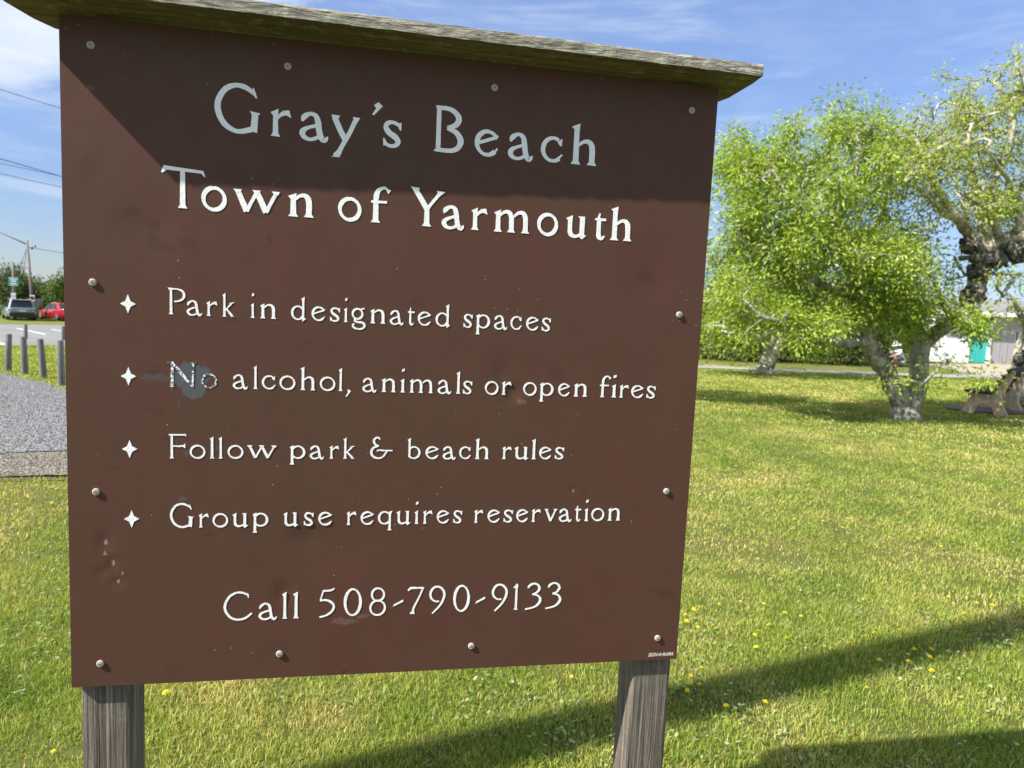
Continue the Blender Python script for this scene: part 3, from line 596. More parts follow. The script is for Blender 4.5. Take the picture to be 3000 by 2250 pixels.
def glyph_mesh(mb, ch, x0, x1, zb, xh, w, cap=1.0):
    G = glyph(ch, w); k = xh / 100.0; items = []
    for g in G:
        if g[0] == 'p':
            items.append([[(x, y) for x, y in g[1]], None])
        else:
            pts, closed = smooth(g[1], g[2]), g[2]; Lp = []; Rp = []; n = len(pts)
            for i, (x, y, wd) in enumerate(pts):
                a = pts[(i - 1) % n] if (closed or i) else pts[i]; b = pts[(i + 1) % n] if (closed or i < n - 1) else pts[i]
                dx, dy = b[0] - a[0], b[1] - a[1]; L_ = math.hypot(dx, dy) or 1; nx, ny = -dy / L_, dx / L_
                jl, jr = rnd.uniform(-.5, .6), rnd.uniform(-.5, .6)
                Lp.append((x + nx * (wd / 2 + jl), y + ny * (wd / 2 + jl))); Rp.append((x - nx * (wd / 2 + jr), y - ny * (wd / 2 + jr)))
            items.append([(Lp, Rp), closed])
    xs = []
    for it, c in items:
        xs += [p[0] for p in it] if c is None else [p[0] for p in it[0] + it[1]]
    a, b = min(xs), max(xs); sx = (x1 - x0) / (b - a)
    for li, (it, c) in enumerate(items):
        y = -LET_T - 0.00006 * li - rnd.uniform(0, 0.00002)
        f = lambda p: (x0 + (p[0] - a) * sx, zb + p[1] * k * (cap if p[1] > 105 else 1.0))
        if c is None:
            q = [f(p) for p in it]; area = sum(q[i][0] * q[(i + 1) % len(q)][1] - q[(i + 1) % len(q)][0] * q[i][1] for i in range(len(q)))
            if area < 0: q = q[::-1]
            mb.prism([(px, y, pz) for px, pz in q], (0, LET_T - 0.0004 + 0.0016, 0))
        else:
            Lp, Rp = [f(p) for p in it[0]], [f(p) for p in it[1]]; n = len(Lp); base = len(mb.v)
            for p, q in zip(Lp, Rp): mb.v += [(p[0], y, p[1]), (q[0], y, q[1]), (p[0], 0.001, p[1]), (q[0], 0.001, q[1])]
            for i in range(n if c else n - 1):
                A_, B_ = base + 4 * i, base + 4 * ((i + 1) % n)
                for fc in ((A_, A_ + 1, B_ + 1, B_), (A_, B_, B_ + 2, A_ + 2), (A_ + 1, A_ + 3, B_ + 3, B_ + 1)): mb.f.append(fc); mb.m.append(0)
            if not c:
                e = base + 4 * (n - 1); mb.f += [(base, base + 2, base + 3, base + 1), (e, e + 1, e + 3, e + 2)]; mb.m += [0, 0]
LINES = [
 (1.0456, 0.0475, 1.14, -0.005, 1.0, "G 2523 3315,r 3491 3855,a 4001 4519,y 4568 5089,' 5308 5499,s 5518 5855,B 6466 7042,e 7252 7725,a 7910 8408,c 8563 9012,h 9169 9709"),
 (0.9034, 0.0415, 1.17, -0.006, 0.98, 'T 1625 2373,o 2303 2742,w 2855 3672,n 3815 4284,o 4721 5155,f 5320 5694,Y 6065 6726,a 6674 7108,r 7245 7564,m 7692 8410,o 8565 8990,u 9147 9578,t 9744 9980,h 10079 10540'),
 (0.7120, 0.0268, 0.87, -0.003, 1.0, 'P 1728 2030,a 2051 2319,r 2396 2587,k 2672 2892,i 3175 3243,n 3342 3628,d 3898 4169,e 4273 4528,s 4615 4799,i 4872 4942,g 5016 5285,n 5367 5655,a 5741 6001,t 6080 6211,e 6278 6535,d 6620 6911,s 7176 7352,p 7420 7704,a 7789 8054,c 8120 8352,e 8441 8695,s 8764 8943'),
 (0.5791, 0.0262, 0.87, 0.001, 1.04, 'N 1709 2223,o 2302 2584,a 2864 3131,l 3232 3306,c 3384 3637,o 3706 3996,h 4089 4363,o 4450 4737,l 4800 4875,_ 4937 5035,a 5251 5519,n 5617 5892,i 5982 6071,m 6161 6617,a 6714 6982,l 7079 7165,s 7217 7398,o 7660 7933,r 8009 8199,o 8443 8722,p 8786 9077,e 9176 9421,n 9509 9792,f 10060 10295,i 10321 10423,r 10494 10690,e 10748 11018,s 11090 11281'),
 (0.4460, 0.0252, 0.87, 0.0055, 1.02, 'F 1737 2050,o 2101 2379,l 2456 2539,l 2616 2688,o 2775 3062,w 3127 3665,p 3910 4202,a 4283 4552,r 4656 4838,k 4916 5143,& 5431 5865,b 6157 6418,e 6517 6779,a 6862 7123,c 7193 7431,h 7517 7797,r 8076 8264,u 8326 8622,l 8684 8777,e 8845 9102,s 9180 9370'),
 (0.3127, 0.0265, 0.86, 0.0075, 1.0, 'G 1750 2170,r 2266 2444,o 2510 2791,u 2870 3159,p 3238 3530,u 3809 4088,s 4193 4376,e 4467 4730,r 5011 5200,e 5279 5538,q 5617 5897,u 5982 6262,i 6342 6423,r 6512 6701,e 6788 7039,s 7123 7299,r 7555 7735,e 7827 8085,s 8163 8352,e 8428 8678,r 8755 8944,v 9021 9295,a 9339 9609,t 9679 9811,i 9893 9975,o 10040 10322,n 10405 10679'),
 (0.1240, 0.0330, 0.78, 0.006, 1.0, 'C 2715 3250,a 3364 3710,l 3809 3905,l 4018 4124,5 4521 4820,0 4989 5344,8 5494 5824,- 5967 6169,7 6251 6585,9 6690 7027,0 7187 7534,- 7655 7849,9 7987 8325,1 8445 8551,3 8710 9056,3 9149 9490'),
]
for li, (zb, xh, w, slope, cap, s) in enumerate(LINES):
    words = []; last = -1
    for ti, tk in enumerate(s.split(',')):
        ch, a, b = tk.split(); a, b = int(a) / 1e4, int(b) / 1e4
        z = zb + slope * ((a + b) / 2 - 0.6)
        if ch == "'": z = 1.1200
        if not words or (a - last > 0.62 * xh and ch not in "'_-s") or (li == 6 and ch == '5') or (ch == 's' and a - last > 0.9 * xh and li != 0): words.append([MB(), ''])
        last = b; words[-1][1] += {'_': ','}.get(ch, ch)
        glyph_mesh(words[-1][0], ch, a, b, z, xh, w, cap)
    for q, (mbw, tx_) in enumerate(words):
        wn = li == 3 and q == 0
        mbw.build('lettering', M['worn' if wn else 'letter'], pan, recalc=False, label='worn lettering reading No with most of its white gone' if wn else 'white lettering reading ' + tx_)
for (x, z) in [(0.1054, 0.7286), (0.105, 0.5965), (0.1058, 0.4608), (0.1081, 0.3276)]:
    pts = []
    for q in range(4):
        a = math.pi / 2 * q; tip = (0.0132 if q % 2 == 0 else 0.0172)
        pts.append((x + tip * math.cos(a), -LET_T, z + tip * math.sin(a)))
        for f in (0.35, 0.5, 0.65):
            aa = a + math.pi / 2 * f; r = 0.0066 if f == 0.5 else 0.0074
            pts.append((x + r * math.cos(aa), -LET_T, z + r * math.sin(aa)))
    MB().prism(pts[::1], (0, LET_T + 0.0008, 0)).build('bullet_star', M['letter'], pan)
def text(name, s, size, mat, parent, mtx, shear=0.0, bold=0.0, depth=0.0, align='LEFT', sx=1.0, **k):
    cu = bpy.data.curves.new(name, 'FONT'); cu.body = s; cu.size = size; cu.shear = shear; cu.offset = bold; cu.extrude = depth; cu.align_x = align
    cu.resolution_u = 3
    o = bpy.data.objects.new(name, cu); COL.objects.link(o); dg = bpy.context.evaluated_depsgraph_get(); dg.update()
    me = bpy.data.meshes.new_from_object(o.evaluated_get(dg)); bpy.data.objects.remove(o); bpy.data.curves.remove(cu)
    me.transform(mtx @ Matrix.Diagonal((sx, 1, 1, 1))); me.name = name
    return link(name, me, mat, parent, **k)
RX = Matrix.Rotation(math.pi / 2, 4, 'X')
tx = text('maker_name', 'SIGN\u2022A\u2022RAMA', 0.0118, M['maker'], pan, Matrix.Translation((1.1535, -0.0006, 0.0082)) @ RX, 0.28, 0.00022, 0.0, sx=0.80, label="maker's name SIGN-A-RAMA printed in small slanted letters")
if tx.data.vertices:
    xs = [v.co.x for v in tx.data.vertices]; kx = 0.0585 / (max(xs) - min(xs)); x0 = min(xs)
    for v in tx.data.vertices: v.co.x = 1.1530 + (v.co.x - x0) * kx

# ------------------------------------------------------------------ utility poles and wires
def off_pole():
    base = Vector((-4.6, -0.564, 0)); r = empty('utility_pole', base, label='tall slightly leaning wooden utility pole standing left of the sign and carrying the wires', cat='pole')
    MB().tube([(0, 0.015, -0.3), (0, -0.22, 4.5), (0, -0.60, 12.4)], [0.14, 0.13, 0.105], 14).build('pole', M['pole'], r, True)
    MB().box((0, -0.58, 11.9), (0.10, 1.5, 0.11), Matrix.Rotation(0.35, 3, 'Z')).build('cross_arm', M['pole'], r)
off_pole()
def wire(u0, v0, u1, v1, z, r, name, lab):
    d0, d1 = ray(u0, v0), ray(u1, v1); a = Vector(CAM + d0 * ((z - CAM[2]) / d0[2])); b = Vector(CAM + d1 * ((z - CAM[2]) / d1[2]))
    d = (b - a); L_ = d.length; d /= L_; pts = []; s0, s1 = -18.0, L_ + 75.0
    for i in range(41):
        s = s0 + (s1 - s0) * i / 40; p = a + d * s; pts.append(p)
    tag(MB().tube(pts, r, 6).build(name, M['wire'], None, True), lab, 'wire', 'overhead wires left of the sign')
wire(0, 262, 174, 316, 8.6, 0.011, 'overhead_wire', 'single topmost overhead wire crossing the cloud left of the sign')
wire(0, 465, 177, 516, 8.9, 0.024, 'overhead_wire', 'thick upper one of the three close overhead wires')
wire(0, 478, 117, 503, 8.5, 0.014, 'overhead_wire', 'thin middle one of the three close overhead wires')
wire(0, 508, 177, 548, 8.2, 0.016, 'overhead_wire', 'lowest of the three close overhead wires')
# ------------------------------------------------------------------ beyond the car park: leaning pole, sign pole, small signs, vehicles
def leaning_pole():
    D = 55.0; b = P(97, 946, D); top = P(79, 705, D); b.z = zg(b.x, b.y) - 0.2
    r = empty('utility_pole', b, label='leaning grey utility pole beside the silver car with wires at its top', cat='pole')
    t = top - b
    MB().tube([(0, 0, 0), t * 0.5 + Vector((.04, 0, 0)), t], [0.115, 0.10, 0.08], 12).build('pole', M['pole'], r, True)
    a = P(-60, 660, D + 1) - b; arm = MB().tube([t - Vector((0, 0, .3)), (t + a) / 2 + Vector((0, 0, -.05)), a], [0.06, 0.055, 0.05], 8).build('lamp_arm', M['pole'], r, True)
    for (u, v, rr, nm) in ((196, 743, .02, 'span_wire'), (30, 850, .02, 'guy_wire'), (64, 820, .02, 'guy_wire')):
        q = P(u, v, D + (2 if nm == 'guy_wire' else 6)) - b
        MB().tube([t - Vector((0, 0, .5)), t.lerp(q, .5) - Vector((0, 0, .25 if nm == 'span_wire' else 0.4)), q], rr, 6).build(nm, M['wire'], r, True)
    i1 = P(94, 727, D - .3) - b
    MB().blob(i1, 0.10, 0.2).blob(i1 + Vector((.22, 0, .15)), 0.08, .2).build('insulator', M['wire'], r, True)
    s = P(94.5, 874, D - 0.3); sg = empty('no_parking_sign', s, label='small white sign with red ring on the leaning pole', cat='sign')
    MB().box((0, 0, 0), (0.36, 0.03, 0.48)).build('face', M['white'], sg, bevel=.02)
    MB().lathe([(.165, .016), (.165, .024), (.125, .024), (.125, .016)], (0, 0, .03), 24, 'y').build('ring', M['red_paint'], sg)
    MB().box((0, -.021, .03), (.035, .006, .26), Matrix.Rotation(.78, 3, 'Y')).build('bar', M['red_paint'], sg)
    MB().box((0, -.019, .03), (.05, .004, .15)).build('symbol', M['navy'], sg)
leaning_pole()
def sign_pole():
    D = 54.0; top = P(38.5, 771, D); b = Vector((top.x, top.y, zg(top.x, top.y) - .2))
    r = empty('utility_pole', b, label='short thick grey pole carrying the teal-green sign behind the silver car', cat='pole')
    MB().tube([(0, 0, 0), (0, 0, (top.z - b.z) * .6), (0, 0, top.z - b.z)], [.12, .11, .10], 12).build('pole', M['pole'], r, True)
    c = P(39.5, 825, D - .3); g = empty('green_sign', c, label='teal-green sign with white lines of text high on the short pole', cat='sign')
    MB().box((0, 0, 0), (.70, .03, .62)).build('face', M['teal_sign'], g, bevel=.02)
    for z, w, h in ((.29, .64, .02), (-.29, .64, .02)): MB().box((0, -.018, z), (w, .006, h)).build('border', M['white'], g)
    for z, w, h in ((.19, .52, .07), (.04, .34, .12), (-.16, .40, .09)):
        mb = MB(); x = -w / 2
        while x < w / 2:
            cw = rnd.uniform(.045, .075)
            mb.box((x + cw / 2, -.018, z), (cw * .72, .006, h * rnd.uniform(.75, 1)))
            x += cw
        mb.build('text_line', M['white'], g)
    c2 = P(39.5, 867, D - .3); w = empty('notice', c2, label='small pale notice low on the short pole above the silver car roof', cat='sign')
    MB().box((0, 0, 0), (.34, .03, .42)).build('face', M['plate'], w, bevel=.02); MB().box((0, -.02, .0), (.24, .006, .16)).build('print', M['grey_siding'], w)
sign_pole()
def car(pos, heading, L, Wd, H, paint, kind, label, grp=None):
    """x = forward, y = left; built from the side profile with the flanks drawn in above the waist"""
    r = empty('parked_car', pos, heading, label=label, cat='car')
    hw = Wd / 2; suv = kind == 'suv'; gl = 0.20 if suv else 0.16
    waist = H * (0.60 if suv else 0.63)
    # body: cross sections along x, each (x, z_low, z_top, half width)
    if suv: secs = [(-L/2, .42, waist*.93, hw*.84), (-L/2+.10, .30, waist*.98, hw*.93), (-L/2+.5, gl, waist, hw), (-.4, gl, waist, hw), (.9, gl, waist*.98, hw), (L/2-.7, gl, waist*.90, hw*.97), (L/2-.15, .3, waist*.80, hw*.88), (L/2, .42, waist*.66, hw*.74)]
    else: secs = [(-L/2, .42, waist*.99, hw*.80), (-L/2+.12, .30, waist*1.02, hw*.92), (-L/2+.7, gl, waist*1.01, hw), (-.4, gl, waist, hw), (.8, gl, waist*.97, hw), (L/2-.7, gl, waist*.86, hw*.96), (L/2-.15, .28, waist*.72, hw*.86), (L/2, .38, waist*.58, hw*.72)]
    b = MB(); ring = []
    for x, z0, z1, w in secs:
        zm = z0 + (z1 - z0) * .45
        ring.append([(x, -w*.90, z0), (x, -w*.99, z0+.10), (x, -w, zm), (x, -w*.965, z1-.08), (x, -w*.90, z1), (x, w*.90, z1), (x, w*.965, z1-.08), (x, w, zm), (x, w*.99, z0+.10), (x, w*.90, z0)])
    n = 10; base = 0
    for s in ring: b.v += s
    for i in range(len(ring) - 1):
        for k in range(n): b.f.append((i*n+k, i*n+(k+1) % n, (i+1)*n+(k+1) % n, (i+1)*n+k)); b.m.append(0)
    b.f += [tuple(range(n)), tuple((len(ring)-1)*n+k for k in range(n))[::-1]]; b.m += [0, 0]
    body = b.build('body', paint, r, True)
    body.data.set_sharp_from_angle(angle=math.radians(38))
    # cabin: profile of the greenhouse
    if suv: cab = [(-L/2+.12, waist*.97, .90), (-L/2+.42, H*.955, .74), (-L/2+.75, H, .70), (.15, H*.985, .70), (.55, H*.94, .71), (1.25, waist*.96, .88)]
    else: cab = [(-L/2+.62, waist*1.0, .88), (-L/2+1.25, H*.965, .70), (-.35, H, .66), (.25, H*.97, .68), (1.05, waist*.95, .86)]
    c = MB()
    for x, z, w in cab: c.v += [(x, -hw*w, z), (x, hw*w, z)]
    m_ = len(cab); c.f += [(2*i, 2*i+1, 2*i+3, 2*i+2) for i in range(m_-1)] + [tuple(2*i for i in range(m_)), tuple(2*i+1 for i in range(m_-1, -1, -1)), (0, 1, 2*m_-1, 2*m_-2)]; c.m += [0]*len(c.f)
    co = c.build('cabin', paint, r); bv = co.modifiers.new('bevel', 'BEVEL'); bv.width = .07; bv.segments = 3
    def pane(name, quad, d):
        MB().prism([Vector(q) for q in quad], d).build(name, M['glass'], r)
    (x0, z0, w0), (x1, z1, w1) = cab[0], cab[1]
    def lerp(a, b, f): return a + (b - a) * f
    def rp(f, s, inset): x, z, w = lerp(x0, x1, f), lerp(z0, z1, f), lerp(w0, w1, f); return (x - .012, s * hw * w * inset, z + .012)
    pane('rear_window', [rp(.12, -1, .86), rp(.12, 1, .86), rp(.92, 1, .84), rp(.92, -1, .84)], (.02, 0, -.005))
    (xa, za, wa), (xb, zb_, wb) = cab[-1], cab[-2]
    pane('windscreen', [(lerp(xa, xb, .1)+.015, -hw*wa*.86, lerp(za, zb_, .1)+.015), (lerp(xa, xb, .1)+.015, hw*wa*.86, lerp(za, zb_, .1)+.015), (xb+.015, hw*wb*.86, zb_-.03), (xb+.015, -hw*wb*.86, zb_-.03)], (-.02, 0, -.008))
    for s in (-1, 1):
        zb0, zt = waist*1.02, H*.93
        for xq0, xq1, xt0, xt1 in ((x0+.50, -.25, x1+.28, -.22), (-.17, xa-.25, -.14, xb-.1)):
            pane('side_window', [(xq0, s*hw*.895, zb0), (xq1, s*hw*.895, zb0), (xt1, s*hw*.735, zt), (xt0, s*hw*.735, zt)], (0, s*.018, .004))
    xr = -L/2
    if suv:
        for s in (-1, 1):
            MB().prism([(xr-.015, s*hw*.42, waist*.86), (xr-.015, s*hw*.82, waist*.90), (xr+.10, s*hw*.95, waist*.80), (xr+.05, s*hw*.90, waist*.66), (xr-.015, s*hw*.60, waist*.70)], (.03, 0, 0)).build('tail_light', M['smoke'], r)
            MB().box((xr+.02, s*hw*.70, .50), (.06, .34, .07), Matrix.Rotation(-s*.5, 3, 'X')).build('exhaust_trim', M['chrome'], r, bevel=.015)
        MB().box((xr+.03, 0, .46), (.16, Wd*.86, .30)).build('bumper', M['trim'], r, bevel=.05)
        MB().box((xr-.022, 0, waist*.76), (.02, .42, .13)).build('number_plate', M['plate'], r, bevel=.005)
        MB().box((xr+.42, 0, H*.975), (.34, Wd*.62, .04)).build('roof_spoiler', paint, r, bevel=.015)
        for s in (-1, 1): MB().tube([(x1+.3, s*hw*.66, H*.975), (x1+.5, s*hw*.66, H*1.02), (.2, s*hw*.66, H*1.01), (.4, s*hw*.66, H*.97)], .02, 6).build('roof_rail', M['steel'], r)
    else:
        for s in (-1, 1):
            MB().prism([(xr-.012, s*hw*.45, waist*.96), (xr-.012, s*hw*.80, waist*.98), (xr+.12, s*hw*.935, waist*.92), (xr+.12, s*hw*.93, waist*.76), (xr-.012, s*hw*.74, waist*.74)], (.03, 0, 0)).build('tail_light', M['lamp'], r)
        MB().box((xr-.005, 0, waist*.93), (.03, Wd*.36, .05)).build('trim_strip', M['chrome'], r)
        MB().box((xr-.012, 0, waist*.72), (.02, .40, .12)).build('number_plate', M['plate'], r, bevel=.005)
        MB().box((xr+.06, 0, .34), (.14, Wd*.80, .16)).build('bumper', M['trim'], r, bevel=.04)
    for s in (-1, 1):
        MB().blob((.72, s*(hw+.10), waist*1.03), .11, .05, 1, 8, 0, (.6, 1, .7)).build('mirror', paint, r, True)
        for xw in (-L/2+.85, L/2-.9):
            wr = .355 if suv else .33
            wh = MB().lathe([(wr*.55, -.11), (wr*.93, -.115), (wr, -.08), (wr, .08), (wr*.93, .115), (wr*.55, .11)], (xw, s*(hw-.10), wr), 22, 'y').build('wheel', M['tyre'], r, True, label=None)
            MB().lathe([(.02, -.118), (wr*.6, -.112), (wr*.64, -.1), (wr*.64, .1), (wr*.6, .112), (.02, .118)], (xw, s*(hw-.10), wr), 16, 'y').build('rim', M['rim'], wh, False)
    return r
def cpos(u, v, D):
    p = P(u, v, D); return Vector((p.x, p.y, zg(p.x, p.y) + .02))
def head(p, extra):                                    # pointing away from the camera, turned by extra
    d = p - Vector(CAM); return math.atan2(d.y, d.x) + extra
p = cpos(56, 950, 54); car(p, head(p, 0.10), 4.5, 1.86, 1.57, M['car_grey'], 'suv', 'silver-blue SUV parked beyond the bollards, seen from behind')
p = cpos(178, 952, 56.0); car(p, head(p, 0.40), 4.6, 1.80, 1.43, M['car_red'], 'sedan', 'red saloon car at the far edge of the car park, half hidden by the sign')
p = cpos(118, 944, 60); car(p, head(p, 2.7), 4.6, 1.85, 1.66, M['car_black'], 'suv', 'black car in shade under the trees between silver SUV and red car')
# ------------------------------------------------------------------ bollards
def bollard(base, h, r, lean, name='wooden_bollard', mat='bollard', **k):
    mb = MB(); mb.tube([(0, 0, -.15), (lean[0]*.5, lean[1]*.5, h*.5), (lean[0], lean[1], h-.012), (lean[0], lean[1], h)], [r*1.06, r, r*.97, r*.86], 14, wob=.05, seed=base.x)
    o = mb.build(name, M[mat], None, True, **k); o.location = base; o.data.set_sharp_from_angle(angle=math.radians(50)); return o
for (u, v, vt, lean, lab) in ((23, 1089, 978, (.03, 0), 'grey round wooden bollard furthest left at the gravel edge'), (74, 1097, 986, (-.02, 0), 'grey wooden bollard with a paler post rising behind its top'),
                              (129, 1108, 993, (-.05, 0), 'grey leaning wooden bollard second from the sign'), (181, 1129, 997, (-.01, 0), 'grey wooden bollard half hidden by the sign edge')):
    b = Gp(u, v); D = (RC @ (np.array(b) - CAM))[2]
    bollard(b, (v - vt) / FPX * D, 0.052 if u < 150 else .05, lean, label=lab, cat='bollard', group='wooden bollards along the gravel')
for (u, vt, lab) in ((74.5, 950, 'thin pale wooden post standing in the verge behind the second bollard'), (185, 955, 'thin pale wooden post behind the bollard at the sign edge')):
    D = 22.0; tp = P(u, vt, D); b = Vector((tp.x, tp.y, zg(tp.x, tp.y))); bollard(b, tp.z - b.z, .055, (0, 0), 'verge_post', 'pole', label=lab, cat='post', group='pale posts in the verge')

# ------------------------------------------------------------------ right: beach house, bench, person
def house():
    c0 = Gp(2838, 1063); c0.z = 0; g = empty('beach_house', c0, label='low white and grey beach building with teal door and white roof edge', cat='building')
    vx = Vector((0.985, -0.17, 0)); vy = Vector((0.17, 0.985, 0)); Rm = Matrix(((vx.x, vy.x, 0), (vx.y, vy.y, 0), (0, 0, 1)))
    D = 36.5; px = D / FPX
    def bx(name, x0, x1, y0, y1, z0, z1, mat, bev=0.0, par=g):
        return MB().box(Rm @ Vector(((x0+x1)/2, (y0+y1)/2, (z0+z1)/2)), (x1-x0, y1-y0, z1-z0), Rm.to_3x3() if False else None).build(name, M[mat], par, bevel=bev) if False else MB().add([Rm @ Vector((x, y, z)) for x in (x0, x1) for y in (y0, y1) for z in (z0, z1)], [(0, 1, 3, 2), (4, 6, 7, 5), (0, 4, 5, 1), (2, 3, 7, 6), (0, 2, 6, 4), (1, 5, 7, 3)]).build(name, M[mat], par, bevel=bev)
    bx('wall', -1.95, -.02, 0, 9, -.1, 2.55, 'white')
    bx('wall', 1.03, 9.0, .05, 9, -.1, 2.55, 'grey_siding')
    bx('wall', -.02, 1.03, .9, 9, -.1, 2.55, 'white')
    dr = bx('door', 0.0, .90, .06, .11, .02, 2.08, 'teal')
    for k in range(1, 6): bx('board_joint', .15*k-.006, .15*k+.006, .054, .062, .05, 2.05, 'teal', 0, dr) if False else None
    for k in range(1, 6):
        bx('board_batten', .15*k-.012, .15*k+.012, .045, .0595, .04, 2.06, 'teal', 0, dr)
    bx('door_frame', .90, 1.03, -.02, .12, -.05, 2.2, 'white'); bx('door_frame', -.02, 1.03, -.0, .12, 2.085, 2.2, 'grey_siding')
    for k in range(20): bx('siding_batten', 1.12+.38*k, 1.15+.38*k, .03, .0495, 0, 2.5, 'grey_siding') if k < 12 else None
    bx('fascia', -2.35, 9.4, -.55, -.50, 2.42, 2.62, 'white')
    rf = MB(); q = [(-2.35, -.5, 2.62), (9.4, -.5, 2.62), (9.4, 9.6, 2.62), (-2.35, 9.6, 2.62), (.6, 4.5, 3.5), (6.3, 4.5, 3.5)]; q = [Rm @ Vector(v) for v in q]
    rf.add(q, [(0, 1, 5, 4), (1, 2, 5), (2, 3, 4, 5), (3, 0, 4), (3, 2, 1, 0)]).build('roof', M['shingle'], g)
    bx('soffit', -2.3, 9.35, -.49, 0.0, 2.55, 2.60, 'white')
    bx('downspout', 0.93, 1.06, -.10, -.03, -.05, .42, 'white', .02)
    s = empty('green_sign', c0 + Rm @ Vector((2.50, .02, 1.50)), math.atan2(vx.y, vx.x), label='green sign with white border and text on the grey siding of the beach building', cat='sign')
    MB().box((0, 0, 0), (.52, .02, .54)).build('border', M['white'], s); MB().box((0, -.014, 0), (.46, .016, .48)).build('face', M['green'], s)
    for z, w, h in ((.17, .34, .05), (.05, .26, .09), (-.08, .28, .08), (-.19, .38, .035)):
        mb = MB(); x = -w/2
        while x < w/2:
            cw = rnd.uniform(.04, .06); mb.box((x+cw/2, -.025, z), (cw*.7, .006, h*rnd.uniform(.7, 1))); x += cw
        mb.build('text_line', M['white'], s)
    n = empty('notice', c0 + Rm @ Vector((1.90, .025, 1.72)), math.atan2(vx.y, vx.x), label='small pale strip plate on the grey siding left of the green sign', cat='sign')
    MB().box((0, 0, 0), (.48, .02, .13)).build('face', M['plate'], n, bevel=.008)
    MB().box((0, -.012, 0), (.40, .006, .03)).build('print', M['grey_siding'], n)
house()
def bench():
    b0 = Gp(2880, 1214); ax = Vector((0.83, 0.56, 0)).normalized(); ang = math.atan2(ax.y, ax.x)
    # local x = along the bench (away from the camera), local y = across; the seat faces +y (left in the picture)
    g = empty('park_bench', b0, ang, label='park bench of dark slats on stained concrete arched ends under the trees', cat='bench')
    def side(x):
        out = [(.36, 0), (.33, .10), (.27, .22), (.27, .40), (-.10, .40), (-.22, .60), (-.33, .84), (-.40, .86), (-.43, .82), (-.36, .62), (-.26, .36), (-.30, .18), (-.37, .06), (-.38, 0), (-.18, 0), (-.155, .10), (-.09, .18), (0.0, .205), (.08, .18), (.13, .10), (.15, 0)]
        mb = MB(); n = len(out); vs = [(x-.05, y, z) for y, z in out] + [(x+.05, y, z) for y, z in out]
        mb.add(vs, [tuple(range(n))[::-1], tuple(range(n, 2*n))] + [(i, (i+1) % n, n+(i+1) % n, n+i) for i in range(n)])
        mb.build('end_support', M['concrete'], g, bevel=.012)
    side(0); side(1.35)
    for k in range(4): MB().box((.68, .25-.115*k, .425), (1.75, .095, .045)).build('seat_slat', M['slat'], g, bevel=.008)
    for k in range(4):
        f = .18 + .235*k; y, z = -.12-.27*f, .44+.46*f
        MB().box((.68, y+.02, z), (1.75, .035, .095), Matrix.Rotation(-.52, 3, 'X')).build('back_slat', M['slat'], g, bevel=.006)
    r = MB(); c = Gp(2900, 1203); pts = []
    for k in range(26):
        a = 2*math.pi*k/26; pts.append(Vector((.95*math.cos(a), .55*math.sin(a), 0)) * (1+.12*noise.noise(Vector((math.cos(a)*2, math.sin(a)*2, 5)))))
    vs = [p + Vector((0, 0, .028)) for p in pts]; o = MB().add(vs, [tuple(range(26))]).build('bare_soil_patch', M['mulch'], None); o.location = (c.x, c.y, 0); tag(o, kind='structure')
bench()
